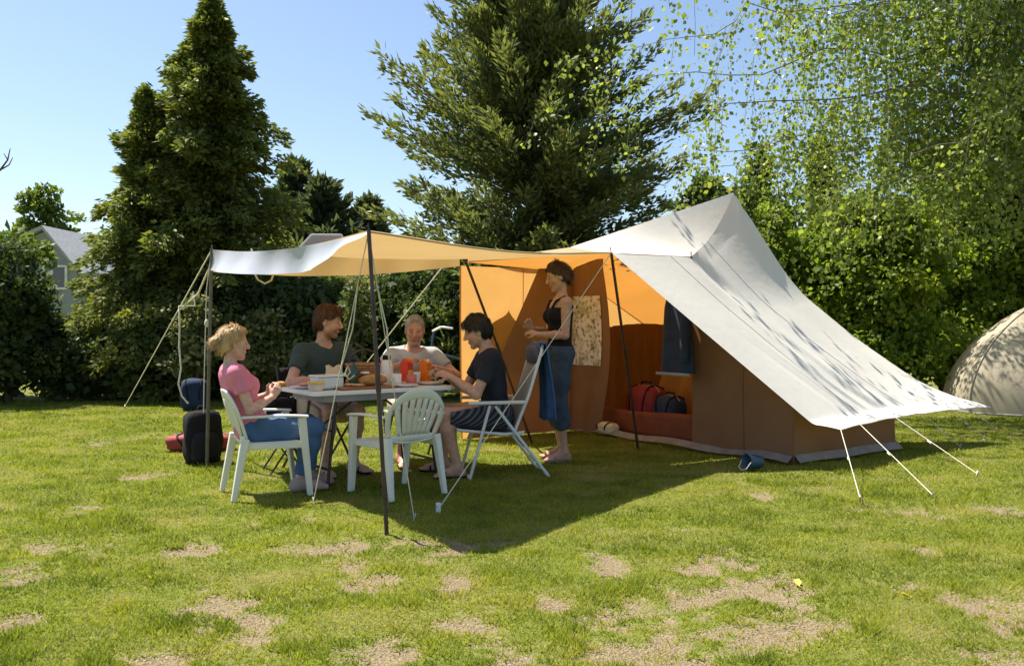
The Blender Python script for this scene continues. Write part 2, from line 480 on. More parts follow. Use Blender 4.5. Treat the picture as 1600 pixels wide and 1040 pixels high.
M['grass'] = mat_leaf('grass_blade', G((0, (0.115, 0.155, 0.022)), (0.45, (0.265, 0.300, 0.036)), (0.8, (0.38, 0.36, 0.065)), (1, (0.46, 0.38, 0.17))), 0.45, 0.6, 0.15, 1.15)

def mat_ground():
    m, nt, out = new_mat('lawn_ground')
    a = nd(nt, 'ShaderNodeAttribute'); a.attribute_name = 'bare'
    y = nd(nt, 'ShaderNodeAttribute'); y.attribute_name = 'dry'
    n1 = noise_node(nt, 22, 6); n2 = noise_node(nt, 90, 5)
    soil = ramp_node(nt, [(0.28, (0.14, 0.105, 0.060)), (0.5, (0.27, 0.210, 0.130)), (0.72, (0.37, 0.30, 0.195))]); nt.links.new(n2.outputs['Fac'], soil.inputs[0])
    gr = ramp_node(nt, [(0.25, (0.09, 0.115, 0.022)), (0.5, (0.165, 0.195, 0.036)), (0.75, (0.25, 0.25, 0.065))]); nt.links.new(n1.outputs['Fac'], gr.inputs[0])
    dryc = ramp_node(nt, [(0.3, (0.16, 0.14, 0.05)), (0.7, (0.30, 0.26, 0.11))]); nt.links.new(n2.outputs['Fac'], dryc.inputs[0])
    mx = nd(nt, 'ShaderNodeMix', data_type='RGBA'); nt.links.new(y.outputs['Fac'], mx.inputs[0]); nt.links.new(gr.outputs[0], mx.inputs[6]); nt.links.new(dryc.outputs[0], mx.inputs[7])
    # crisp up the edge of the bare patches with fine noise
    s1 = nd(nt, 'ShaderNodeMath', operation='SUBTRACT'); nt.links.new(n2.outputs['Fac'], s1.inputs[0]); s1.inputs[1].default_value = 0.5
    s2 = nd(nt, 'ShaderNodeMath', operation='MULTIPLY_ADD'); nt.links.new(s1.outputs[0], s2.inputs[0]); s2.inputs[1].default_value = 0.9; nt.links.new(a.outputs['Fac'], s2.inputs[2])
    rr = ramp_node(nt, [(0.25, (0, 0, 0)), (0.70, (1, 1, 1))]); nt.links.new(s2.outputs[0], rr.inputs[0])
    m2 = nd(nt, 'ShaderNodeMix', data_type='RGBA'); nt.links.new(rr.outputs[0], m2.inputs[0]); nt.links.new(mx.outputs[2], m2.inputs[6]); nt.links.new(soil.outputs[0], m2.inputs[7])
    b = nd(nt, 'ShaderNodeBsdfPrincipled'); b.inputs['Roughness'].default_value = 0.95; b.inputs['Specular IOR Level'].default_value = 0.1
    bp = nd(nt, 'ShaderNodeBump'); bp.inputs['Strength'].default_value = 0.9; bp.inputs['Distance'].default_value = 0.03
    nt.links.new(n2.outputs['Fac'], bp.inputs['Height']); nt.links.new(bp.outputs[0], b.inputs['Normal'])
    nt.links.new(m2.outputs[2], b.inputs['Base Color']); nt.links.new(b.outputs[0], out.inputs[0])
    return m
M['ground'] = mat_ground()

# ------------------------------------------------------------------ lawn
# bare patches: (column, row, half width, half height) in the photograph, turned into places on the lawn
PATCH = [(1085, 945, 95, 30), (1010, 965, 60, 40), (1170, 925, 60, 32), (1020, 1020, 90, 28), (1250, 990, 80, 22), (1120, 985, 60, 25),
         (1120, 880, 50, 18), (945, 875, 22, 18), (1405, 920, 50, 12), (1480, 935, 26, 10), (1545, 950, 50, 14), (1590, 985, 40, 22),
         (1440, 860, 20, 8), (1235, 910, 40, 12), (1180, 765, 16, 18), (1400, 800, 60, 10), (300, 858, 32, 16), (145, 870, 26, 18), (85, 850, 30, 12),
         (25, 895, 32, 20), (480, 860, 40, 10), (540, 875, 28, 12), (380, 815, 18, 9), (350, 950, 40, 14), (400, 975, 34, 20), (320, 985, 20, 10),
         (590, 910, 40, 14), (560, 850, 30, 10), (680, 858, 40, 14), (615, 838, 34, 14), (710, 920, 26, 20), (745, 985, 50, 24), (620, 1025, 70, 18), (790, 1020, 60, 20),
         (20, 975, 26, 14), (250, 1030, 60, 14), (130, 795, 24, 8), (440, 1035, 50, 14), (700, 845, 60, 8), (230, 740, 30, 7), (860, 940, 20, 12), (1540, 1015, 50, 18), (1310, 1000, 40, 14),
         (480, 810, 20, 6), (170, 690, 22, 5), (620, 800, 20, 6), (1580, 800, 40, 10)]
def bare_field(x, y):
    d = np.maximum(y, 0.3)
    b = np.zeros_like(x)
    for (px_, py_, hw, hh) in PATCH:
        X0, Y0 = gp(px_, py_); rx = hw / F * Y0; ry = Y0 * hh / (py_ - HOR)
        b = np.maximum(b, np.exp(-(((x - X0) / rx) ** 2 + ((y - Y0) / ry) ** 2) * 0.55))
    n = fbm2(x, y * 1.3, 4.0, 3, 5); n2 = fbm2(x, y * 1.4, 1.3, 9, 4); n3 = fbm2(x, y * 1.4, 15.0, 17, 4)
    b = b ** 0.8 * (0.25 + 2.4 * (n - 0.30)) + np.clip(n2 - 0.56, 0, 1) * 1.5
    b = b + 2.3 * (n3 - 0.5) * np.clip(b * 2.2, 0, 1)
    near = np.clip((13.0 - y) / 4.0, 0, 1)
    return np.clip((b - 0.24) * 1.45, 0, 1) * near
def dry_field(x, y):
    return np.clip(fbm2(x, y * 1.5, 2.2, 21, 5) * 2.8 - 1.25, 0, 1)
def height_field(x, y):
    near = np.clip((14.0 - y) / 3.0, 0, 1) * np.clip((y - 1.0) / 1.0, 0, 1) * np.clip((11 - np.abs(x)) / 3, 0, 1)
    return (0.035 * (fbm2(x, y, 1.7, 31, 4) - 0.5) - 0.02 * bare_field(x, y)) * near

xs = np.concatenate([[-400, -150, -60, -30, -18, -12], np.arange(-9.5, 9.51, 0.05), [12, 18, 30, 60, 150, 400]])
ys = np.concatenate([[-120, -40, -12, -4, 0, 1.2], np.arange(2.0, 14.01, 0.05), [16, 19, 24, 34, 60, 150, 500]])
gx, gy = np.meshgrid(xs, ys)
gx, gy = gx.ravel(), gy.ravel()
gz = height_field(gx, gy)
nx_, ny_ = len(xs), len(ys)
ii = (np.arange(ny_ - 1)[:, None] * nx_ + np.arange(nx_ - 1)[None, :]).ravel()
quads = np.stack([ii, ii + 1, ii + nx_ + 1, ii + nx_], 1)
bare_g = bare_field(gx, gy)
me = fast_mesh('lawn', np.stack([gx, gy, gz], 1), quads, M['ground'], True, pattr={'bare': bare_g, 'dry': dry_field(gx, gy)})
lawn = link('lawn', me)
tag(lawn, 'worn green lawn with bare sandy patches under tent and trees', 'lawn', kind='structure')

def make_grass(n):
    # more blades near the eye, fewer far away
    q = RNG.random(n)
    d0, d1 = 2.2, 13.6
    p = -0.55                                # density falls as a power of distance
    y = (d0 ** (p + 1) + q * (d1 ** (p + 1) - d0 ** (p + 1))) ** (1 / (p + 1))
    x = (RNG.random(n) * 2 - 1) * (0.74 * y + 0.5)
    b = bare_field(x, y); dr = dry_field(x, y)
    tuft = fbm2(x, y, 6.0, 41, 3)
    keep = RNG.random(n) > np.clip(b * 1.15, 0, 0.86) * (1 - 0.75 * np.clip((tuft - 0.58) * 6, 0, 1))
    x, y, b, dr, tuft = x[keep], y[keep], b[keep], dr[keep], tuft[keep]
    n = len(x)
    h = (0.011 + 0.018 * RNG.random(n) ** 1.5) * (0.35 + 1.3 * tuft + 5.0 * np.clip(tuft - 0.60, 0, 1)) * (1 - 0.35 * dr) * (1 - 0.3 * b)
    w = (0.0017 + 0.0010 * RNG.random(n)) * (0.7 + 0.20 * y)
    a = RNG.random(n) * 2 * np.pi
    ln = RNG.random(n) * 2 * np.pi; la = h * (0.3 + 0.9 * RNG.random(n))
    z = height_field(x, y)
    ca, sa = np.cos(a), np.sin(a)
    base = np.stack([x, y, z - 0.003], 1)
    s = np.stack([ca * w, sa * w, np.zeros(n)], 1)
    tip = base + np.stack([np.cos(ln) * la, np.sin(ln) * la, h], 1)
    V = np.stack([base - s, base + s, tip], 1).reshape(-1, 3)
    Fc = np.arange(3 * n).reshape(n, 3)
    rnd = np.clip(0.10 + 0.40 * RNG.random(n) + 0.38 * dr + 0.30 * b + 0.9 * (fbm2(x, y * 1.3, 3.5, 51, 4) - 0.5) - 0.5 * np.clip(tuft - 0.6, 0, 1) + (RNG.random(n) > 0.94) * 0.4, 0, 1)
    me = fast_mesh('grass', V, Fc, M['grass'], False, fattr={'rnd': rnd})
    o = link('grass', me); tag(o, 'short mown grass blades covering the lawn', 'grass', kind='stuff')
make_grass(690000)

# ------------------------------------------------------------------ foliage
def unit(a): return a / np.maximum(np.linalg.norm(a, axis=-1, keepdims=True), 1e-9)
def rdir(n):
    return unit(RNG.normal(size=(n, 3)))
def leaf_mesh(name, P, D, L, W, mat, rnd, N=None, fold=0.25):
    n = len(P); D = unit(D)
    if N is None: N = rdir(n)
    S = unit(np.cross(D, N)); N2 = np.cross(S, D)
    L = np.broadcast_to(np.asarray(L, float), (n,))[:, None]; W = np.broadcast_to(np.asarray(W, float), (n,))[:, None]
    mid = P + D * L * 0.45
    a = P; b = mid + S * W - N2 * W * fold; c = P + D * L; d = mid - S * W - N2 * W * fold
    V = np.stack([a, b, c, d], 1).reshape(-1, 3)
    Q = np.arange(4 * n).reshape(n, 4)
    T = np.concatenate([Q[:, [0, 1, 2]], Q[:, [0, 2, 3]]], 0)
    return fast_mesh(name, V, T, mat, False, fattr={'rnd': np.concatenate([rnd, rnd])})

def stems(parent, base, tops, r0, mat, name='trunk'):
    b = MB()
    for t in tops:
        p0 = Vector(base); p1 = Vector(t)
        n = 6; pts = []
        for i in range(n + 1):
            f = i / n
            j = Vector((random.uniform(-1, 1), random.uniform(-1, 1), 0)) * 0.05 * (p1 - p0).length * (0.4 if 0 < i < n else 0)
            pts.append(p0.lerp(p1, f) + j)
        b.tube(pts, [r0 * (1 - 0.8 * i / n) for i in range(n + 1)], 7)
    return b.build(name, mat, parent, world=True)

def conifer(name, label, base, height, prof, nb, elev, mat, spray=(0.24, 0.05), per=26, m=7, droop=0.0, curve=0.3, gap=0.0, zmin=0.1, lean=(0, 0), bushy=0.55, group=None, seed=1, upb=0.15, start=0.12, power=0.8, tilt=0.0):
    rg = np.random.default_rng(seed)
    t = thing(name, label, 'conifer', (base[0], base[1], 0), 0, group)
    tr = MB()
    nseg = 9
    tr.tube([(base[0] + lean[0] * i / nseg, base[1] + lean[1] * i / nseg, height * 0.97 * i / nseg) for i in range(nseg + 1)],
            [max(0.012, (0.02 + 0.016 * height) * (1 - i / nseg)) for i in range(nseg + 1)], 8)
    Ps, Ds, Ls, Ws, Rs = [], [], [], [], []
    for k in range(nb):
        f = (k + rg.random()) / nb
        f = f ** power
        z0 = zmin + (height - zmin) * f
        az = rg.random() * 2 * np.pi if tilt == 0 else (k * 2.39996 + rg.normal() * 0.4)
        Lb = prof(z0 / height) * (0.67 + 0.50 * rg.random()) * (1.0 + 0.25 * (vn3(np.array([math.cos(az) * 2, math.sin(az) * 2, z0 * 0.9]), 1.0, seed) - 0.5) * 2)
        if rg.random() < gap: Lb *= 0.5
        e = R(elev[0] + (elev[1] - elev[0]) * f + rg.normal() * 7)
        hd = np.array([math.cos(az), math.sin(az), 0])
        s = np.linspace(start, 1, per) + rg.normal(size=per) * 0.01
        up = math.tan(e) * s + curve * s ** 2 * 0.6 - droop * s ** 2
        ctr = np.array([base[0] + lean[0] * f, base[1] + lean[1] * f, z0]) + hd * (s * Lb)[:, None] + np.array([0, 0, 1]) * (up * Lb)[:, None]
        ctr[:, 2] = np.maximum(ctr[:, 2], 0.05)
        tan = np.gradient(ctr, axis=0); tan = unit(tan)
        if Lb > 0.35 and k % 2 == 0:
            st = max(1, per // 5)
            tr.tube([tuple(np.array([base[0] + lean[0] * f, base[1] + lean[1] * f, z0]))] + [tuple(c) for c in ctr[::st]], [0.03 * Lb / 2 + 0.006] + [0.02 * Lb / 2 * (1 - i / (len(ctr[::st]))) + 0.004 for i in range(len(ctr[::st]))], 4, cap=False)
        side = unit(np.cross(tan, np.array([0, 0, 1.0])))
        for j in range(m):
            sg = rg.random(per) * 2 - 1
            wdt = bushy * (0.25 + 0.55 * np.minimum(1, (1.05 - s) * 2.2)) * min(1.0, 0.35 + 0.35 * Lb) * 0.5
            off = side * (sg * wdt)[:, None] + np.array([0, 0, 1.0]) * (rg.normal(size=per) * wdt * 0.42)[:, None]
            Ps.append(ctr + off + rg.normal(size=(per, 3)) * 0.03)
            Ds.append(tan * 1.0 + side * (sg * 0.8)[:, None] + np.array([0, 0, upb]) + rg.normal(size=(per, 3)) * 0.38)
            Ls.append(spray[0] * (0.55 + 0.8 * rg.random(per))); Ws.append(spray[1] * (0.6 + 0.8 * rg.random(per)))
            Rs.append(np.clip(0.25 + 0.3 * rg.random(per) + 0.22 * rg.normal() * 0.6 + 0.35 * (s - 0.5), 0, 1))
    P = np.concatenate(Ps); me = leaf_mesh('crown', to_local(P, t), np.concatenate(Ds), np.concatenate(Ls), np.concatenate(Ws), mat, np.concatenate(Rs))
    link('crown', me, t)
    tr.build('trunk', M['bark'], t, world=True)
    return t

def bush(name, label, cat, base, blobs, n, size, mat, group=None, seed=1, lump=0.35, trunk_r=0.05, droop=0.2, inner=0.35, bark='bark', trunk_tops=None):
    """leaves spread through uneven lobes; blobs: (x, y, z, rx, ry, rz)"""
    rg = np.random.default_rng(seed)
    t = thing(name, label, cat, (base[0], base[1], 0), 0, group)
    B = np.array(blobs, float)
    # every lobe carries a dozen sub-lobes so that clumps and hollows show
    sub = []
    for bb in B:
        k = max(8, int(9 * (bb[3] * bb[5]) + 8))
        q = unit(rg.normal(size=(k, 3)))
        rr = 0.55 + 0.42 * rg.random(k)
        c = bb[:3] + q * bb[3:] * rr[:, None]
        s = (0.22 + 0.26 * rg.random(k)) * (bb[3] * bb[4] * bb[5]) ** (1 / 3)
        sub.append(np.concatenate([c, s[:, None]], 1))
    S = np.concatenate(sub)
    w = S[:, 3] ** 2; w /= w.sum()
    ni = int(n * inner); no = n - ni
    id_ = rg.choice(len(S), no, p=w)
    q = unit(rg.normal(size=(no, 3)))
    q[:, 2] = np.where(q[:, 2] < -0.35, -q[:, 2] * 0.6, q[:, 2]); q = unit(q)
    rad = S[id_, 3] * (0.72 + 0.4 * rg.random(no))
    P = S[id_, :3] + q * rad[:, None] * np.array([1.15, 1.15, 0.85])
    tone = rg.random(len(S))
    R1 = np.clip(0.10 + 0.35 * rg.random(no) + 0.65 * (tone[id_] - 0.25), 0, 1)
    D = q * 0.6 + unit(rg.normal(size=(no, 3))) * 0.9 - np.array([0, 0, droop])
    N = q + rg.normal(size=(no, 3)) * 0.6 + np.array([0, 0, 0.4])
    bi = rg.choice(len(B), ni, p=(B[:, 3] * B[:, 5]) / (B[:, 3] * B[:, 5]).sum())
    qi = unit(rg.normal(size=(ni, 3))) * (rg.random(ni) ** 0.5 * 0.85)[:, None]
    Pi = B[bi, :3] + qi * B[bi, 3:]
    P = np.concatenate([P, Pi]); D = np.concatenate([D, rg.normal(size=(ni, 3))]); N = np.concatenate([N, rg.normal(size=(ni, 3))])
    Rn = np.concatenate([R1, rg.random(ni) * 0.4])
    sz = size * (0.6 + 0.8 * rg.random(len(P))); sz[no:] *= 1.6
    ok = P[:, 2] > 0.04
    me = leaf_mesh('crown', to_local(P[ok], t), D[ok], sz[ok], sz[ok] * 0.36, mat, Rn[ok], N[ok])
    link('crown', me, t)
    tops = trunk_tops or [(bb[0] + rg.normal() * 0.1, bb[1] + rg.normal() * 0.1, bb[2] + 0.5 * bb[5]) for bb in B]
    stems(t, (base[0], base[1], -0.05), tops, trunk_r, M[bark])
    return t

def lerp_prof(tab):
    zs = [a for a, b in tab]; rs = [b for a, b in tab]
    return lambda f: float(np.interp(f, zs, rs))

# tall cypress on the left, with its second leader
bx = (330 - 800) / F * 15.0
conifer('conifer', 'tall dark cypress with pointed top at the left, behind the pink-shirted woman', (bx, 15.0), 6.75,
        lerp_prof([(0, 1.95), (0.3, 1.75), (0.5, 1.36), (0.68, 1.02), (0.8, 0.70), (0.92, 0.36), (1, 0.05)]), 420, (2, 22), M['lf_left'],
        spray=(0.12, 0.025), per=22, m=14, droop=0.42, curve=0.15, bushy=0.70, seed=3, upb=-0.1, gap=0.38, power=0.92)
bx2 = (232 - 800) / F * 14.6
conifer('conifer', 'shorter olive cypress leaning out left of the tallest one', (bx2, 14.6), 5.1,
        lerp_prof([(0, 1.4), (0.3, 1.3), (0.6, 0.85), (0.8, 0.42), (0.93, 0.16), (1, 0.04)]), 200, (6, 30), M['lf_left'],
        spray=(0.115, 0.022), per=20, m=17, droop=0.42, curve=0.15, bushy=0.75, seed=5, upb=-0.1, gap=0.15, power=0.92)
# the broad one in the middle
conifer('conifer', 'broad feathery cypress with upswept branches rising behind the canopy', ((832 - 800) / F * 16.0, 16.0), 8.6,
        lerp_prof([(0, 2.7), (0.2, 2.85), (0.42, 2.65), (0.6, 2.15), (0.75, 1.45), (0.9, 0.65), (1, 0.2)]), 470, (-3, 44), M['lf_mid'],
        spray=(0.16, 0.025), per=30, m=11, curve=0.16, bushy=0.56, seed=8, upb=0.12, gap=0.28, start=0.18, power=0.95)
# lower conifers between the two
for k, (px_, py_, d, wd, lab) in enumerate([(462, 262, 19.0, 0.75, 'thin grey-green conifer tip just right of the tall left cypress'),
                                            (503, 290, 18.0, 0.85, 'small bluish conifer behind the white end of the canopy'),
                                            (575, 322, 18.5, 0.6, 'lowest conifer tip behind the corner pole of the canopy')]):
    top = at(px_, py_, d)
    conifer('conifer', lab, (top.x, d), top.z, lerp_prof([(0, wd * 1.5), (0.6, wd), (0.9, wd * 0.35), (1, 0.06)]), 110, (0, 35), M['lf_far'],
            spray=(0.22, 0.05), per=12, m=7, bushy=0.6, seed=20 + k, zmin=0.6, group='small conifers behind the hedge')
top = at(1283, 232, 27.0)
conifer('conifer', 'narrow dark conifer far off, seen above the bright hedge', (top.x, 27.0), top.z, lerp_prof([(0, 0.8), (0.6, 0.36), (0.9, 0.2), (1, 0.03)]), 130, (0, 35), M['lf_far'],
        spray=(0.3, 0.08), per=12, m=7, bushy=0.7, seed=31)
X = (1185 - 800) / F * 16.5
bush('leafy_tree', 'mid-green leafy tree with a narrow top right behind the tent peak', 'tree', (X, 16.5), [(X, 16.5, 1.4, 1.0, 0.8, 1.3), (X - 0.15, 16.5, 2.9, 0.75, 0.7, 0.9), (X + 0.35, 16.5, 3.2, 0.6, 0.6, 0.6), (X, 16.5, 4.1, 0.30, 0.3, 0.7)], 9000, 0.095, M['lf_mixed'], None, 84)

# dark shrubs along the back of the lawn
row = [(-230, 13.6, 1.0, 2.4, 'lf_dark', 'dark shrub beyond the left edge of the picture'),
       (-110, 13.8, 1.0, 2.6, 'lf_mixed', 'mid-green shrub just beyond the left edge'),
       (12, 13.4, 0.75, 2.75, 'lf_dark', 'dense dark shrub at the left edge of the lawn'),
       (128, 14.0, 0.9, 1.35, 'lf_dark', 'rounded dark shrub below the grey house'),
       (240, 13.9, 0.9, 1.7, 'lf_left', 'low olive shrub under the left cypress'),
       (372, 14.6, 0.95, 2.2, 'lf_dark', 'dark shrub behind the blond woman'),
       (470, 14.2, 0.9, 2.3, 'lf_dark', 'dark shrub behind the man in the green shirt'),
       (560, 14.8, 0.9, 2.25, 'lf_mixed', 'mid-green shrub behind the slim front pole'),
       (655, 14.2, 0.95, 2.4, 'lf_dark', 'dark shrub behind the grey-haired man'),
       (745, 14.6, 0.9, 2.4, 'lf_dark', 'dark shrub beside the orange canvas panel'),
       (850, 15.0, 1.0, 2.4, 'lf_dark', 'dark shrub hidden behind the brown door panel'),
       (985, 15.0, 1.0, 2.5, 'lf_dark', 'dark shrub behind the white roof slope')]
for k, (px_, d, r, h, mt, lab) in enumerate(row):
    X = (px_ - 800) / F * d
    bl = [(X, d, h * 0.3, r, 0.8, h * 0.33), (X - 0.25 * r, d + 0.1, h * 0.62, r * 0.8, 0.75, h * 0.34), (X + 0.35 * r, d - 0.1, h * 0.55, r * 0.7, 0.7, h * 0.3)]
    bush('shrub', lab, 'shrub', (X, d), bl, 10000, 0.085, M[mt], 'shrubs along the back of the lawn', 40 + k)
X, d = gp(290, 640)
X = (285 - 800) / F * 12.6
bush('shrub', 'cream-flecked shrub left of the blond woman', 'shrub', (X, 13.0), [(X, 13.0, 0.9, 0.36, 0.35, 0.75), (X + 0.1, 13.0, 1.35, 0.25, 0.25, 0.3)], 1500, 0.08, M['lf_cream'], None, 61)
X = (405 - 800) / F * 13.0
bush('shrub', 'pale leafed bush between the blond woman and the man in green', 'shrub', (X, 13.3), [(X, 13.3, 0.75, 0.4, 0.3, 0.65), (X - 0.1, 13.3, 1.2, 0.3, 0.25, 0.35)], 1500, 0.075, M['lf_cream'], None, 62)
X = (548 - 800) / F * 13.2
bush('shrub', 'thin light-green sapling behind the hanging ropes', 'shrub', (X, 13.4), [(X, 13.4, 1.5, 0.3, 0.25, 0.5), (X + 0.05, 13.4, 1.0, 0.3, 0.25, 0.4)], 900, 0.075, M['lf_cream'], None, 63)

# bright hedge on the right
for k, (px_, d, r, h, lab) in enumerate([(1265, 14.2, 1.0, 3.2, 'bright green beech bush nearest the tent peak'),
                                         (1370, 13.6, 1.15, 3.1, 'bright green beech bush above the long white roof slope'),
                                         (1475, 15.2, 1.25, 3.5, 'bright green beech bush left of the cream dome tent'),
                                         (1570, 15.3, 1.3, 3.8, 'tall bright beech bush behind the cream dome tent'),
                                         (1690, 15.2, 1.3, 3.6, 'beech bush cut by the right edge of the picture')]):
    X = (px_ - 800) / F * d
    bl = [(X, d, h * 0.28, r, 0.9, h * 0.3), (X - 0.3 * r, d, h * 0.6, r * 0.85, 0.8, h * 0.3), (X + 0.35 * r, d - 0.15, h * 0.7, r * 0.75, 0.75, h * 0.27)]
    for q in range(5): bl.append((X + random.uniform(-0.9, 0.9) * r, d + random.uniform(-0.4, 0.2), h * random.uniform(0.78, 0.98), 0.32 * r, 0.3, 0.09 * h))
    bush('beech_bush', lab, 'bush', (X, d), bl, 19000, 0.085, M['lf_beech'], 'bright beech bushes on the right', 70 + k)
X = (1110 - 800) / F * 15.2
bush('shrub', 'mid-green leafy tree between the broad cypress and the tent peak', 'tree', (X, 15.2), [(X, 15.2, 1.4, 0.9, 0.8, 1.2), (X + 0.1, 15.2, 2.7, 0.8, 0.7, 0.9), (X - 0.1, 15.2, 3.3, 0.45, 0.45, 0.5)], 10000, 0.10, M['lf_mixed'], None, 81)
X = (1545 - 800) / F * 15.6
bush('leafy_tree', 'bright leafy tree under the birch at the right edge', 'tree', (X + 0.9, 15.8), [(X, 15.7, 3.8, 1.2, 0.9, 1.1), (X + 0.6, 15.7, 4.9, 1.0, 0.8, 1.0), (X - 0.5, 15.7, 3.3, 0.9, 0.8, 0.8)], 12000, 0.095, M['lf_beech'], None, 82, trunk_r=0.03, trunk_tops=[(X + 0.5, 15.8, 4.0), (X + 0.7, 15.8, 3.2)])
X = (1600 - 800) / F * 14.6
bush('copper_tree', 'copper-red leaved tree at the right edge above the dome tent', 'tree', (X + 0.7, 14.9), [(X, 14.7, 4.0, 0.5, 0.45, 0.65), (X + 0.2, 14.7, 3.3, 0.45, 0.4, 0.55)], 3400, 0.085, M['lf_copper'], None, 83)
# left distance
X = (62 - 800) / F * 36.0
bush('leafy_tree', 'airy light-green tree above the house at the left', 'tree', (X, 36.0), [(X, 36, 6.3, 0.75, 0.7, 0.8), (X + 0.4, 36, 5.2, 1.1, 0.8, 0.8), (X + 1.0, 36, 4.4, 1.0, 0.8, 0.7), (X - 0.5, 36, 4.6, 1.0, 0.8, 0.9)], 4600, 0.19, M['lf_mixed'], None, 85, inner=0.15)
X = (2 - 800) / F * 14.2
bush('shrub', 'olive shrub top beside the grey house at the left edge', 'shrub', (X, 14.6), [(X, 14.6, 2.3, 0.45, 0.45, 0.6), (X - 0.4, 14.6, 1.6, 0.7, 0.6, 1.0)], 5000, 0.10, M['lf_mixed'], None, 86)
# a far, unbroken line of woods behind everything
def far_woods():
    n = 26000
    x = RNG.uniform(-48, 60, n); d = RNG.uniform(36, 44, n)
    top = 2.2 + 2.6 * fbm2(x, d * 0.2, 0.22, 5, 4)
    z = RNG.random(n) ** 0.7 * top
    P = np.stack([x, d, z], 1)
    me = leaf_mesh('far_woods', P, rdir(n), 0.55, 0.2, M['lf_dark'], RNG.random(n) * 0.8)
    o = link('far_woods', me); tag(o, 'low line of woods far behind the hedges', 'woods', kind='stuff')
far_woods()

# bare twigs poking in at the left edge
t = thing('bare_tree', 'leafless dark branch reaching in at the left edge against the sky', 'tree', (-8.4, 13.2, 0))
b = MB(); b.tube([(-8.4, 13.2, 0), (-8.35, 13.2, 2.2), (-8.3, 13.2, 3.4), (-8.38, 13.25, 4.2), (-8.3, 13.2, 4.9)], [0.05, 0.04, 0.03, 0.018, 0.008], 6)
for k in range(7):
    z = 2.6 + 0.3 * k; a = k * 2.4; b.tube([(-8.33, 13.2, z), (-8.33 + 0.35 * math.cos(a) - 0.1, 13.2 + 0.4 * math.sin(a), z + 0.35), (-8.33 + 0.5 * math.cos(a + 0.3) - 0.2, 13.2 + 0.6 * math.sin(a), z + 0.8)], [0.014, 0.009, 0.004], 5)
b.build('trunk', M['bark'], t, world=True)
b = MB()
q = [at(-40, 290, 13.2), at(0, 266, 13.2), at(12, 250, 13.2), at(16, 232, 13.2)]
b.tube([(-8.3, 13.2, 3.4)] + q, [0.03, 0.022, 0.016, 0.012, 0.006], 5)
b.tube([q[1], at(14, 258, 13.2), at(20, 246, 13.2)], [0.012, 0.01, 0.005], 5); b.tube([q[2], at(6, 240, 13.2)], [0.01, 0.005], 5)
b.build('branch', M['bark'], t, world=True)

# birch at the right, its hanging twigs over the picture
def birch():
    rg = np.random.default_rng(77)
    bx_, by_ = (1600 - 800) / F * 11.0 + 0.75, 11.2
    t = thing('birch_tree', 'birch with thin hanging leafy twigs filling the upper right sky', 'tree', (bx_, by_, 0))
    tr = MB()
    tr.tube([(bx_, by_, 0), (bx_ - 0.05, by_, 2.5), (bx_ - 0.15, by_, 5), (bx_ - 0.1, by_, 8), (bx_, by_, 10)], [0.17, 0.14, 0.11, 0.07, 0.03], 9)
    lb = MB(); Ps, Ds, Ws, Rr = [], [], [], []
    for k in range(90):
        f = rg.random()
        z0 = 3.1 + 5.6 * f
        az = math.pi + rg.normal() * 0.75 if k < 82 else rg.random() * 2 * math.pi
        Lb = (5.0 if k < 82 else 2.0) * (0.3 + 0.75 * rg.random()) * (1.1 - 0.45 * f)
        n = 14
        s = np.linspace(0, 1, n)
        up = 0.30 * s - 0.30 * s ** 2
        wob = np.cumsum(rg.normal(size=(n, 3)) * 0.10, axis=0)
        c = np.array([bx_ - 0.1, by_, z0]) + np.array([math.cos(az), math.sin(az) * 0.6, 0]) * (s * Lb)[:, None] + np.array([0, 0, 1]) * (up * Lb)[:, None] + wob
        if k < 6:                              # boughs that reach far out to the left over the tent
            e = np.array([1.80 + 0.13 * k, 9.5 + 0.10 * (k % 4), 5.2 + 0.10 * (k % 4)]); st0 = np.array([bx_ - 0.1, by_, 5.2 + 0.25 * k])
            c = st0 + (e - st0) * s[:, None] + np.array([0, 0, 1.0]) * (0.9 * np.sin(np.pi * s) - 0.12 * np.sin(3 * np.pi * s + k))[:, None] + wob * 1.5; az = math.pi; Lb = 5.0
        lb.tube([tuple(p) for p in c], [(0.006 if k < 6 else 0.011) * (1 - 0.88 * q) * (0.5 + Lb / 5) + 0.002 for q in s], 5, cap=False)
        for j in range(2, n):
            for q in range(1 + int(rg.random() < 0.9)):
                Lt = (0.3 + 1.25 * rg.random() ** 1.4)
                m = max(4, int(Lt * 9))
                ss = np.linspace(0, 1, m)
                dr = np.array([math.cos(az) * 0.35 + rg.normal() * 0.3, rg.normal() * 0.3, 0])
                st = c[j] if j == n - 1 else c[j] + (c[j + 1] - c[j]) * rg.random()
                tw = st + dr * (ss * Lt)[:, None] * 0.6 + np.array([0, 0, -1]) * (ss ** 1.3 * Lt)[:, None] + rg.normal(size=(m, 3)) * 0.015
                if q == 0: lb.tube([tuple(p) for p in tw[::2]], 0.0032, 3, cap=False)
                rep = 5
                for r_ in range(rep):
                    Ps.append(tw + rg.normal(size=(m, 3)) * 0.075); Ds.append(rg.normal(size=(m, 3)) * 0.6 + np.array([0, 0, -0.7])); Rr.append(rg.random(m))
    P = np.concatenate(Ps); n = len(P)
    sz = 0.059 * (0.5 + 0.9 * rg.random(n))
    link('crown', leaf_mesh('crown', to_local(P, t), np.concatenate(Ds), sz, sz * 0.42, M['lf_birch'], np.concatenate(Rr)), t)
    tr.build('trunk', M['birch_bark'], t, world=True); lb.build('limb', M['birch_bark'], t, world=True)
birch()

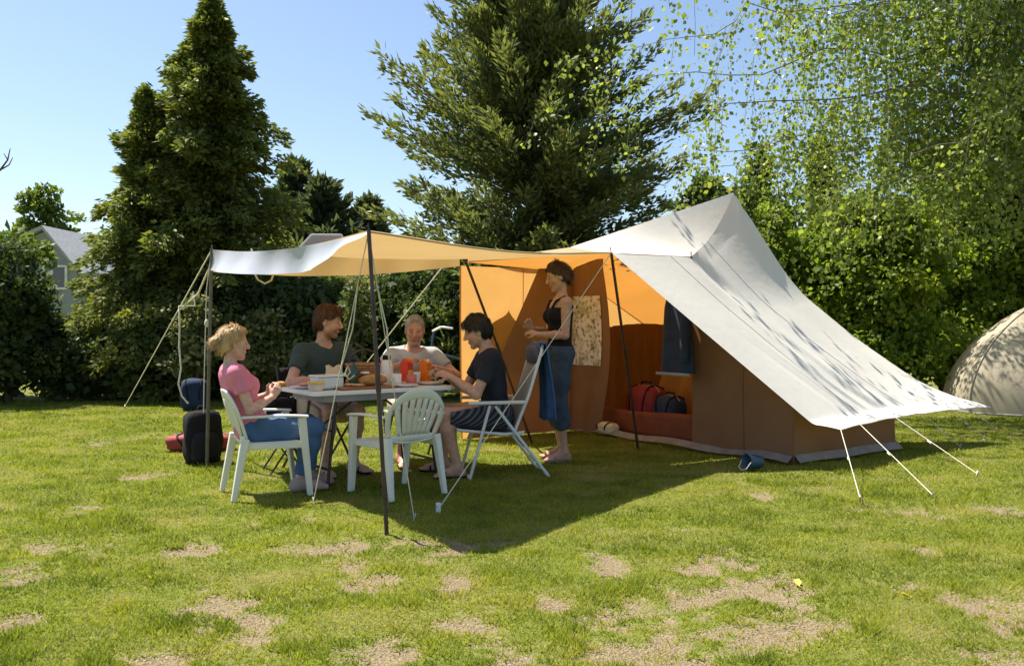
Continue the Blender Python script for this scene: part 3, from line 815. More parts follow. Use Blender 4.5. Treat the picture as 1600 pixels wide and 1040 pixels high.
# ------------------------------------------------------------------ tent
def V3(*a): return np.array(a, float)
def uvn(u, v, z): return np.array(uv(u, v, z))
A_ = np.array(at(576, 362, 5.1)); D_ = np.array(at(331, 390, 7.35))
B_ = np.array(at(955, 395, 7.6)); C_ = np.array(at(718, 384, 8.05))
B2 = uvn(1.6, -1.15, 1.925); PK = np.array(at(1147, 301, 9.5)); KK = np.array(at(1080, 401, 8.45))
b0 = V3(2.70, 7.2, 0.335); b1 = np.array(at(1540, 635, 9.0))
tent = thing('tent', 'large cotton tent with white pointed roof, ochre panels and open brown front', 'tent', tuple(uvn(1.5, 1.0, 0)))

TL = [0, .06, .25, .5, .75, 1.0]
ZR = [0, .018, .105, .305, .545, 1.0]
def smooth_interp(t, xs_, ys_):
    # interp softened by averaging neighbours
    return float(np.mean([np.interp(np.clip(t + o, 0, 1), xs_, ys_) for o in (-0.06, -0.03, 0, 0.03, 0.06)])) if 0.03 < t < 0.97 else float(np.interp(t, xs_, ys_))
def top_edge(s):
    if s < 0.42: return B_ + (KK - B_) * (s / 0.42)
    f = (s - 0.42) / 0.58
    return KK + (PK - KK) * f - np.array([0, 0, 0.10 * math.sin(math.pi * f)])
def roof_R(s, t):
    bot = b0 + (b1 - b0) * s
    bot = bot + np.array([-0.09, 0.10, 0.02]) * math.sin(math.pi * s) * 0.7 + np.array([0, 0, 0.006]) * math.sin(s * math.pi * 5) ** 2
    top = top_edge(s)
    zl = t * 0.22 if t < 0.095 else 0.0209 + (t - 0.095) * (1 - 0.0209) / 0.905; zr = smooth_interp(t, TL, ZR)
    w = s ** 1.7
    zz = (1 - w) * zl + w * zr
    # flatter kick along the hem
    kick = max(0, 0.11 - t)
    p = bot + (top - bot) * t
    p[2] = bot[2] + (top[2] - bot[2]) * zz
    # folds running down the slope
    n = float(vn3(np.array([s * 5.0 + t * 0.8, t * 2.0, 0.3]), 1.0, 2))
    env = math.exp(-((s - 0.40 - 0.10 * (0.5 - t)) / 0.17) ** 2) * math.exp(-((t - 0.27) / 0.22) ** 2)
    fold = env * (0.012 * math.sin(56 * (s + 0.12 * t) + 5 * n) + 0.005 * math.sin(127 * (s + 0.1 * t) + 9 * n))
    env2 = math.exp(-((s - 0.75) / 0.2) ** 2) * math.exp(-((t - 0.08) / 0.10) ** 2)
    fold += env2 * 0.008 * math.sin(60 * s + 4 * n)
    fold += 0.006 * (float(vn3(np.array([s * 9, t * 4, 0.7]), 1.0, 4)) - 0.5)
    # dent at the pole tip
    dk = math.hypot((s - 0.42) * 3.0, (t - 1) * 2.2)
    nrm = np.array([0.45, -0.64, 0.62])
    p = p + nrm * fold - nrm * 0.05 * math.exp(-(((t - 0.88) / 0.10) ** 2 + ((s - 0.45) / 0.035) ** 2))
    if t < 0.11: p = p + np.array([0.30, -0.42, 0.0]) * kick * 0.8 + np.array([0, 0, 0.25]) * kick * t / 0.11
    return p
b = MB(); b.grid(roof_R, 150, 78); b.build('roof_slope', M['roof'], tent, world=True)
def roof_L(s, t):
    e2 = top_edge(t); e1 = B2 + (PK - B2) * t
    p = e2 + (e1 - e2) * s
    p[2] -= 0.05 * math.sin(math.pi * s) * (1 - t) * math.sin(math.pi * min(1, t + 0.2)) - 0.002
    return p
b = MB(); b.grid(roof_L, 24, 40); b.build('roof_slope', M['roof'], tent, world=True)
Md = B2 + (PK - B2) * 0.4
E1, E2, E3 = uvn(3.0, -1.47, 1.86), uvn(3.0, 0.0, 1.80), uvn(3.02, 1.58, 1.0)
def quad_fn(a, b_, c, d, sag=0.0, amp=0.0, k=3.0):
    def fn(s, t):
        p = (a * (1 - s) + b_ * s) * (1 - t) + (d * (1 - s) + c * s) * t
        p = p.copy(); p[2] -= sag * math.sin(math.pi * s) * math.sin(math.pi * t)
        if amp:
            q = float(vn3(np.array([s * k * 2, t * k, a[2]]), 1.0, 6)) - 0.5
            p = p + np.array([UU[0], UU[1], 0]) * amp * q * 0.5 + np.array([VV[0], VV[1], 0]) * amp * q
        return p
    return fn
b = MB(); LW = V3(0, 0, 0.07); b.grid(quad_fn(B2 - LW, E1, E2, Md - LW, 0.05), 14, 14); b.grid(quad_fn(Md - LW, E2, E3, PK - LW, 0.06), 16, 20)
b.build('left_roof_slope', M['ochre_roof'], tent, world=True)
b = MB(); b.grid(quad_fn(PK - V3(0, 0, 0.12), E3, uvn(1.7, 1.62, 0.3), uvn(1.0, 1.60, 0.3)), 8, 8); b.build('back_roof_slope', M['roof'], tent, world=True)
# walls, kept just under the roof cloth
_RP = np.array([roof_R(i / 50, j / 40) for i in range(51) for j in range(41)])
def under(p, gap=0.035):
    p = np.array(p, float); d2 = (_RP[:, 0] - p[0]) ** 2 + (_RP[:, 1] - p[1]) ** 2
    k = np.argsort(d2)[:4]
    if d2[k[0]] < 0.03: p[2] = min(p[2], float(_RP[k, 2].min()) - gap)
    return p
def wall_z(u): return min(1.9, 0.62 + (u + 0.33) * 1.07)
def front_right(s, t):
    u = 1.17 * s
    q = under(uvn(u, 0.0, wall_z(u))); return uvn(u, 0.015 * math.sin(7 * s + 3 * t), 0.02 + (q[2] - 0.02) * t)
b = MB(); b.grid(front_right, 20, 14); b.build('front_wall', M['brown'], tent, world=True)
b = MB(); b.grid(lambda s, t: uvn(0.0, 1.55 * s, 0.02 + (under(uvn(0.0, 1.55 * s, 0.62))[2] - 0.02) * t), 12, 4); b.build('side_wall', M['brown'], tent, world=True)
b = MB(); b.grid(lambda s, t: uvn(3.0, 1.55 * s, 0.02 + (1.78 - 0.8 * s) * t), 12, 8); b.build('side_wall', M['ochre'], tent, world=True)
b = MB(); b.grid(lambda s, t: uvn(3.0 * s, 1.55, 0.02 + (under(uvn(3.0 * s, 1.55, 0.97))[2] - 0.02) * t), 12, 6); b.build('back_wall', M['ochre'], tent, world=True)
def door_flap(s, t):                         # the panel left of the doorway, hanging in a soft curve
    u = 2.40 + 0.60 * s
    edge = (1 - s) * (0.16 * math.sin(math.pi * min(1, t * 1.05)) ** 1.0 - 0.10 * (1 - t))
    return uvn(u - edge, -0.03 - 0.06 * math.sin(math.pi * s) - 0.02 * math.sin(9 * s + 2 * t), 0.02 + 1.90 * t)
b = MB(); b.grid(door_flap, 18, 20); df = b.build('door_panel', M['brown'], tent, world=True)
def lace(s, t):
    q = door_flap(0.14 + 0.70 * s, 0.39 + 0.40 * t); return q - np.array([VV[0], VV[1], 0]) * 0.012
b = MB(); b.grid(lace, 12, 14); lw = b.build('lace_window', M['lace'], df, world=True)
# porch side panel, sunlit from behind, with two added sheets standing in for shadows on it
def porch(s, t):
    v = -1.47 + 1.47 * s
    return uvn(3.0 + 0.03 * math.sin(5 * s + 2 * t), v, 0.02 + 1.80 * t)
b = MB(); b.grid(porch, 16, 14); pp = b.build('porch_panel', M['ochre'], tent, world=True)
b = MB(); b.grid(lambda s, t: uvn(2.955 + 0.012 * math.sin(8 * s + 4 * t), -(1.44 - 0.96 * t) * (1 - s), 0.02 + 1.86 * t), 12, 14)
b.build('brown_shade_sheet', M['brown'], tent, world=True)  # added brown sheet, cut along the slanting shade of the roof
def shadow_sheet_fn(s, t):
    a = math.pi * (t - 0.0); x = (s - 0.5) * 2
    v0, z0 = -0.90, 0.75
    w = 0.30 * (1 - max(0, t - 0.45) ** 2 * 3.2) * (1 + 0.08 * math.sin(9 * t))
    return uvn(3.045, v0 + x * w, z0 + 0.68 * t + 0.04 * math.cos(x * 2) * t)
b = MB(); b.grid(shadow_sheet_fn, 10, 12); b.build('olive_shadow_sheet', mat_canvas('olive_shadow_sheet', (0.20, 0.18, 0.08), (0.25, 0.2, 0.08), 0.3), pp, world=True)  # added olive sheet in the outline of a cast shadow
# inside: floor, orange sill, tied curtains
b = MB(); b.grid(lambda s, t: uvn(0.03 + 2.94 * s, 0.15 + 1.37 * t, 0.035), 6, 6); b.build('groundsheet', M['rust'], tent, world=True)
b = MB(); b.grid(lambda s, t: uvn(1.0 + 1.75 * s, 0.16 - 0.02 * math.sin(4 * s), 0.03 + 0.27 * t + 0.015 * math.sin(7 * s) * t), 14, 5)
b.build('sill', M['rust'], tent, world=True, solid=0.01)
def curtain(u0, u1, v, z0, z1, lean):
    def fn(s, t):
        u = u0 + (u1 + lean * (1 - t) - u0) * s
        zt = under(uvn(u, v, z1), 0.06)[2]; return uvn(u, v + 0.045 * math.sin(s * 38) * (1 - 0.3 * t) + 0.02 * math.sin(s * 17 + 2), z0 + (zt - z0) * t)
    return fn
b = MB(); b.grid(curtain(0.35, 1.72, 0.62, 0.05, 1.86, 0.72), 70, 8); b.build('curtain', M['curtain_lit'], tent, world=True)
def curtain2(s, t):
    return uvn(2.72 + 0.04 * math.sin(s * 46), 0.2 + 1.3 * s, 0.05 + (1.12 + 0.05 * math.sin(3 * s)) * t)
b = MB(); b.grid(curtain2, 80, 6); b.build('curtain', M['curtain'], tent, world=True)
# mud flap along the bottom of the walls
b = MB(); b.grid(lambda s, t: uvn(3.0 * s, -0.08 + 0.07 * t + 0.02 * math.sin(11 * s), 0.03 + 0.05 * t + 0.012 * math.sin(17 * s)), 30, 3)
b.grid(lambda s, t: uvn(-0.07 + 0.06 * t + 0.015 * math.sin(11 * s), 1.55 * s, 0.03 + 0.06 * t), 24, 3)
b.build('mud_flap', M['grey_sheet'], tent, world=True)
for s_ in (0.30, 0.62):
    b = MB(); b.tube([roof_R(s_, i / 40) + V3(0.001, -0.0015, 0.0015) for i in range(41)], 0.0025, 4); b.build('seam', M['roof'], tent, world=True)
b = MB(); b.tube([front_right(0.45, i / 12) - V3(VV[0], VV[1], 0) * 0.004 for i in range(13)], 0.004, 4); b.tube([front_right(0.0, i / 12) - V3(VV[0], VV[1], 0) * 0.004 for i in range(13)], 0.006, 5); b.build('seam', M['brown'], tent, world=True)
b = MB(); b.tube([porch(0.52, i / 14) - V3(UU[0], UU[1], 0) * 0.006 for i in range(15)], 0.004, 4); b.tube([porch(0.0, i / 14) for i in range(15)], 0.008, 5); b.build('seam', M['ochre'], pp, world=True)
# hem cord along the roof bottom, dark tips of the poles
b = MB(); b.tube([roof_R(i / 40, 0.0) for i in range(41)], 0.006, 5); b.build('hem', M['roof'], tent, world=True)
def pole(parent, a, base, r, mat, tip=0.05, foot=-0.05):
    a, base = Vector(a), Vector(base); d = (a - base).normalized()
    b = MB(); b.tube([base + Vector((0, 0, foot)), base.lerp(a, 0.5), a], r, 9); o = b.build('pole', mat, parent, world=True)
    if tip:
        b = MB(); b.tube([a, a + d * tip], r * 0.4, 6); b.build('pole_tip', mat, o, world=True)
    b = MB(); c = base.lerp(a, 0.5); b.tube([c - d * 0.07, c + d * 0.07], r * 1.28, 9); b.build('pole_joint', mat, o, world=True)
    return o
def ground_at(x, y):
    g = gp(x, y); return Vector((g[0], g[1], 0.0))
pole(tent, B_, ground_at(998, 702), 0.013, M['pole'])
pole(tent, KK, uvn(1.1, 0.03, 0), 0.013, M['pole_grey'])
pole(tent, PK, uvn(1.5, 1.5, 0.03), 0.016, M['pole_grey'], 0.03)
def rope(parent, pts, r=0.0035, name='guy_rope', world=True):
    b = MB(); b.tube(pts, r, 5); return b.build(name, M['rope'], parent, world=world)
def peg(parent, p, toward):
    p = Vector(p); d = (Vector(toward) - p); d.z = 0; d.normalize()
    b = MB(); b.tube([p + Vector((0, 0, -0.12)) + d * 0.05, p - d * 0.015 + Vector((0, 0, 0.045)), p - d * 0.03 + Vector((0, 0, 0.035))], 0.005, 6)
    return b.build('peg', M['peg'], parent, world=True)
for s, q in [(0.0, (1344, 783)), (0.13, (1457, 777)), (0.38, (1526, 743)), (0.56, (1500, 700)), (0.74, (1538, 686)), (0.87, (1557, 673))]:
    p = roof_R(s, 0.0); g = ground_at(*q)
    gr = rope(tent, [p, g + Vector((0, 0, 0.02))]); peg(tent, g, p)
    b = MB(); c = Vector(p).lerp(g, 0.45); dd = (g - Vector(p)).normalized(); b.tube([c - dd * 0.025, c + dd * 0.025], 0.009, 6); b.build('rope_slider', M['white'], gr, world=True)
g = ground_at(685, 800)
rope(tent, [B_, g + Vector((0, 0, 0.02))], 0.0038); peg(tent, g, B_)
b = MB(); b.box(g + Vector((0, 0, 0.03)), (0.03, 0.03, 0.06)); b.build('peg_cap', M['white'], tent, world=True)

# ------------------------------------------------------------------ awning in front of the tent
aw = thing('awning', 'flat tan sun canopy with white front valance held up on slim poles before the tent', 'awning', tuple((A_ + D_) / 2 * V3(1, 1, 0)))
IN = uvn(2.98, -1.40, 1.87)
def near_edge(s):
    q = A_ + (B_ - A_) * s; q = q.copy(); q[2] -= 0.055 * math.sin(math.pi * s) ** 1.2; return q
def far_edge(s):
    if s < 0.78: q = D_ + (C_ - D_) * (s / 0.78); q = q.copy(); q[2] -= 0.06 * math.sin(math.pi * s / 0.78); return q
    return C_ + (IN - C_) * ((s - 0.78) / 0.22)
def canopy(s, t):
    p = near_edge(s) * (1 - t) + far_edge(s) * t
    p = p.copy(); p[2] -= 0.05 * math.sin(math.pi * t) * math.sin(math.pi * s) - 0.02 * (float(vn3(np.array([s * 6, t * 4, 0.1]), 1, 3)) - 0.5)
    p[2] -= 0.055 * math.sin(math.pi * t) ** 0.9 * (1 - s) ** 6
    ridge = math.exp(-((s - 0.62 - 0.25 * t) / 0.03) ** 2) * 0.02
    p[2] += ridge
    return p
b = MB(); b.grid(canopy, 60, 36); b.build('canopy', M['canopy'], aw, world=True)
b = MB(); b.grid(lambda s, t: (lambda q: q)(B_ * (1 - s) + B2 * s) * (1 - t) + (B_ * (1 - s) * 0 + IN * 1) * t * 1.0 if False else (B_ * (1 - s) + B2 * s) * (1 - t) + IN * t, 6, 6)
b.build('canopy_join', M['canopy'], aw, world=True)
out_n = np.array([-VV[0], -VV[1], 0])
def valance_front(s, t):                     # outer edge, from the front pole to the far left pole; faces the sun
    q = A_ + (D_ - A_) * s; q = q.copy()
    sag = 0.055 * math.sin(math.pi * s) ** 0.9
    q[2] -= sag
    drop = 0.175 * (0.45 + 0.55 * min(1, s * 4)) * t
    if s < 0.25: drop *= 0.6 + 0.4 * s / 0.25
    fl = 0.035 * math.sin(s * 9 + 1) * t + 0.015 * math.sin(s * 31) * t + 0.04 * t * t
    return q + out_n * fl + np.array([0, 0, -drop])
b = MB(); b.grid(valance_front, 60, 8); b.build('valance', M['valance'], aw, world=True)
def valance_far(s, t):
    q = far_edge(s * 0.78); return q + np.array([UU[0], UU[1], 0]) * (0.02 * math.sin(s * 25) * t) + np.array([0, 0, -0.19 * t])
b = MB(); b.grid(valance_far, 50, 5); b.build('valance', M['canopy'], aw, world=True)
def flap(s, t):
    q = far_edge(0.24 + 0.17 * s)
    h = 0.17 * min(1.0, s * 3.2 + 0.05, (1 - s) * 5 + 0.2)
    return q + np.array([0, 0, 0.0 + h * t]) + np.array([UU[0], UU[1], 0]) * (-0.05 * t)
b = MB(); b.grid(flap, 18, 6); b.build('folded_flap', mat_canvas('grey_flap', (0.20, 0.21, 0.23), (0.15, 0.15, 0.16), 0.1), aw, world=True)
b = MB(); b.tube([flap(i / 24, 1.0) for i in range(25)], 0.010, 6); b.build('flap_hem', M['valance'], aw, world=True)
b = MB(); b.tube([near_edge(i / 20) for i in range(21)], 0.007, 5); b.build('hem', M['canopy'], aw, world=True)
pole(aw, A_ + V3(0, 0, 0.01), ground_at(605, 835), 0.0125, M['pole'], 0.04)
pole(aw, D_ + V3(0, 0, 0.01), ground_at(323, 728), 0.015, M['pole_grey'], 0.03)
pole(aw, C_ + V3(0, 0, 0.01), ground_at(834, 692), 0.013, M['pole'], 0.03)
for q in [(490, 787), (647, 813)]:
    g = ground_at(*q); rope(aw, [A_, g + Vector((0, 0, 0.02))], 0.0035); peg(aw, g, A_)
    c = Vector(A_).lerp(g, 0.18); e = Vector(A_).lerp(g, 0.46)
    rope(aw, [c, c.lerp(e, 0.5) + Vector((0.02, 0, -0.012)), e], 0.0045, 'rope_tail')
e = Vector(A_).lerp(ground_at(490, 787), 0.46)
rope(aw, [e, e + Vector((0.0, 0, -0.04)), e + Vector((0.03, 0.01, -0.07)), e + Vector((0.055, 0.0, -0.04)), e + Vector((0.04, 0, 0.0)), e + Vector((0.02, 0.01, -0.05)), e + Vector((0.05, 0, -0.085)), e + Vector((0.08, 0, -0.06))], 0.005, 'rope_knot')
g = ground_at(195, 637); rope(aw, [D_, g + Vector((0, 0, 0.02))], 0.006); peg(aw, g, D_)
m1 = Vector(D_).lerp(g, 0.27)
rope(aw, [D_ + V3(0.02, 0, -0.06), Vector(D_).lerp(g, 0.14) + Vector((0.05, 0, -0.09)), m1], 0.009, 'rope_tail')
def px_pts(lst, d0, d1):
    n = len(lst); return [at(x, y, d0 + (d1 - d0) * i / (n - 1)) for i, (x, y) in enumerate(lst)]
rope(aw, px_pts([(302, 455), (305, 478), (280, 478), (281, 510), (280, 540), (283, 575), (279, 600), (284, 618), (294, 630)], 8.5, 8.5), 0.009, 'rope_tail')
rope(aw, px_pts([(329, 405), (323, 450), (321, 520), (319, 600), (317, 705)], 7.35, 7.5), 0.0045)
b = MB(); b.ell(at(323, 505, 7.4), (0.02, 0.02, 0.035)); b.build('rope_knot', M['rope'], aw, world=True)
vp = valance_front(0.78, 0.0)
rope(aw, px_pts([(393, 388), (396, 405), (395, 422), (403, 437), (414, 443), (424, 438), (428, 426), (424, 415)], 7.05, 7.1), 0.008, 'rope_loop')
g = ground_at(512, 646); rope(aw, [C_, g + Vector((0, 0, 0.02))], 0.007); peg(aw, g, C_)

# things in and at the tent
j = thing('jacket', 'dark blue jacket hanging beside the tent doorway under the roof edge', 'jacket', tuple(uvn(1.24, -0.12, 0.72)))
def jack(s, t):
    a = s * 2 * math.pi; w = 0.20 * (0.75 + 0.35 * (1 - t)) * (1 - 0.55 * max(0, t - 0.8) / 0.2)
    return uvn(1.24 + w * math.cos(a), -0.12 + 0.06 * math.sin(a) * (1 + 0.25 * math.sin(5 * a)), 0.74 + 0.84 * t)
b = MB(); b.grid(jack, 24, 12); b.build('jacket_body', M['navy'], j, world=True)
b = MB(); b.tube([uvn(1.10, -0.18, 1.48), uvn(1.06, -0.2, 1.2), uvn(1.08, -0.2, 0.85)], [0.06, 0.05, 0.045], 9); b.build('sleeve', M['navy'], j, world=True)
b = MB(); b.grid(lambda s, t: uvn(1.02 + 0.44 * s, -0.185, 0.715 + 0.03 * t), 4, 1); b.build('hem', M['mesh_grey'], j, world=True, solid=0.01)
b = MB(); b.tube([uvn(1.24, -0.12, 1.56), uvn(1.22, -0.05, 1.66), uvn(1.18, 0.0, 1.78)], 0.006, 5); b.build('hanging_loop', M['navy'], j, world=True)

def softbag(name, label, c, size, mat, rz=0.0, cat='bag', seed=0, handle=True, strap_mat=None):
    t = thing(name, label, cat, (c[0], c[1], c[2]), rz)
    rgs = np.random.default_rng(seed)
    x, y, z = size
    def fn(q):
        p = (abs(q.x) ** 4 + abs(q.y) ** 4 + abs(q.z) ** 4) ** -0.25
        return p * (1 + 0.10 * (float(vn3(np.array([q.x * 2 + 5, q.y * 2 + 5, q.z * 2 + 5]), 1.2, seed)) - 0.5))
    b = MB(); b.ell((0, 0, z / 2), (x / 2, y / 2, z / 2), 20, 14, fn=fn); b.build('bag_body', mat, t)
    def sk(px_, py_):
        q = Vector((px_, py_, math.sqrt(max(0.02, 1 - px_ * px_ - py_ * py_)))); k = fn(q); return (q.x * k * x / 2, q.y * k * y / 2, z / 2 + q.z * k * z / 2 + 0.003)
    b = MB(); b.tube([sk(-0.75 + 1.5 * i / 10, 0.03 * math.sin(i)) for i in range(11)], 0.006, 5); b.build('zip', M['mesh_grey'], t)
    for sx in (-0.45, 0.45):
        b = MB()
        pts = []
        for i in range(13):
            a = math.pi * i / 12; q = Vector((sx * 0.9, math.cos(a), math.sin(a) - 0.25)).normalized(); k = fn(q) * 1.015
            pts.append((q.x * k * x / 2, q.y * k * y / 2, max(0.005, z / 2 + q.z * k * z / 2)))
        b.tube(pts, 0.010, 5); b.build('strap', strap_mat or M['black'], t)
    if handle:
        b = MB(); b.tube([(-x * 0.22, 0, z * 0.93), (-x * 0.15, 0, z * 1.08), (x * 0.15, 0, z * 1.08), (x * 0.22, 0, z * 0.93)], 0.011, 6); b.build('handle', strap_mat or M['black'], t)
    return t
q = uvn(2.22, 0.42, 0.04); softbag('duffel_bag', 'dark red bag lying inside the tent doorway', q, (0.50, 0.30, 0.50), M['darkred'], 2.1, seed=3)
q = uvn(1.80, 0.36, 0.04); softbag('duffel_bag', 'navy rounded bag beside the red one inside the doorway', q, (0.34, 0.26, 0.42), M['navy'], 2.1, seed=4)
q = uvn(2.42, 0.02, 0.03); softbag('cloth_bundle', 'small pale cloth bundle on the tent doorstep', q, (0.30, 0.16, 0.12), M['cream'], 2.1, 'bundle', seed=5, handle=False)

# small blue bucket at the tent corner
g = ground_at(1176, 735)
t = thing('bucket', 'small blue bucket lying tipped on the grass by the tent corner', 'bucket', (g.x, g.y, 0), R(200)); t.scale = (0.82, 0.82, 0.82)
b = MB(); b.lathe((-0.10, 0, 0.085), [(0.06, 0), (0.062, 0.01), (0.08, 0.17), (0.085, 0.175), (0.078, 0.17), (0.057, 0.02)], 20, axis=(1, 0, 0.06)); b.build('bucket_body', mat_plain('bucket_blue', (0.025, 0.065, 0.12), 0.4), t)
b = MB(); b.tube([(0.075, 0.08, 0.10), (0.12, 0.065, 0.035), (0.13, 0, 0.014), (0.12, -0.065, 0.035), (0.075, -0.08, 0.10)], 0.004, 6); b.build('handle', M['white'], t)

# cream dome tent at the right edge
cx, cd = (1640 - 800) / F * 12.2, 12.3
dt = thing('dome_tent', 'cream dome tent with faint dark print at the right edge', 'tent', (cx, cd, 0))
def dome(s, t):
    # four poles bent over the top, cloth drawn in flat between them
    a = s * 2 * math.pi
    q = abs(((s * 4 + 0.5) % 1.0) - 0.5) * 2           # 0 at a pole, 1 half way between two
    rr = 1.52 * (1 - 0.115 * (1 - (1 - q) ** 2)) * (1 - t ** 1.9) ** 0.80 + 0.0
    z = 1.56 * (t ** 0.92) * (1 - 0.02 * q * math.sin(math.pi * t))
    rr += 0.018 * (float(vn3(np.array([s * 14, t * 5, 0.2]), 1.0, 8)) - 0.5) * (1 - t)
    return np.array([cx + rr * math.cos(a + 0.42), cd + rr * math.sin(a + 0.42) * 0.9, z])
b = MB(); b.grid(dome, 96, 22); b.build('flysheet', M['dome'], dt, world=True)
for a0 in (0, 0.25, 0.5, 0.75):
    b = MB(); b.tube([dome(a0, i / 14) * V3(1, 1, 1) + V3(0, 0, 0.006) for i in range(15)], 0.012, 6); b.build('pole_sleeve', mat_plain('sleeve_tan', (0.42, 0.37, 0.28), 0.8), dt, world=True)
b = MB(); b.tube([dome(i / 48, 0.0) + V3(0, 0, 0.012) for i in range(49)], 0.015, 5); b.build('hem', M['grey_sheet'], dt, world=True)

# grey house with gabled roof far left
hx, hd = (75 - 800) / F * 28.0, 28.0
ho = thing('house', 'pale grey gabled house glimpsed over the shrubs at the left', 'house', (hx, hd, 0))
b = MB(); w, dp, eh, rh = 2.5, 5.0, 3.1, 4.15
x0, x1 = hx - 1.3, hx + 0.95
b.add([(x0, hd, 0), (x1, hd, 0), (x1, hd, 3.0), (hx - 0.1, hd, 4.25), (x0, hd, 3.7), (x0, hd + dp, 0), (x1, hd + dp, 0), (x1, hd + dp, 3.0), (hx - 0.1, hd + dp, 4.25), (x0, hd + dp, 3.7)],
      [(0, 1, 2, 3, 4), (9, 8, 7, 6, 5), (0, 5, 6, 1), (1, 6, 7, 2), (0, 4, 9, 5)])
b.build('wall', mat_plain('house_render', (0.27, 0.28, 0.28), 0.8, var=0.08), ho, world=True)
b = MB()
for (a, c) in (((x1 + 0.15, 2.85), (hx - 0.1, 4.30)), ((hx - 0.1, 4.30), (x0 - 0.15, 3.68))):
    b.add([(a[0], hd - 0.2, a[1]), (c[0], hd - 0.2, c[1]), (c[0], hd + dp + 0.2, c[1]), (a[0], hd + dp + 0.2, a[1]),
           (a[0], hd - 0.2, a[1] + 0.12), (c[0], hd - 0.2, c[1] + 0.12), (c[0], hd + dp + 0.2, c[1] + 0.12), (a[0], hd + dp + 0.2, a[1] + 0.12)],
          [(3, 2, 1, 0), (4, 5, 6, 7), (0, 1, 5, 4), (1, 2, 6, 5), (2, 3, 7, 6), (3, 0, 4, 7)])
b.build('roof', mat_plain('roof_pale', (0.33, 0.34, 0.35), 0.7), ho, world=True)
wx, wz = hx + 0.25, 2.75
b = MB()
for dx in (-0.36, 0.36): b.box((wx + dx, hd - 0.03, wz), (0.07, 0.08, 0.78))
for dz in (-0.36, 0.36): b.box((wx, hd - 0.03, wz + dz), (0.65, 0.08, 0.07))
wi = b.build('window', mat_plain('window_frame', (0.7, 0.7, 0.68), 0.5), ho, world=True)
b = MB(); b.box((wx, hd - 0.02, wz), (0.66, 0.03, 0.66)); b.build('pane', mat_plain('pane_glass', (0.05, 0.06, 0.075), 0.08, spec=0.8), wi, world=True)

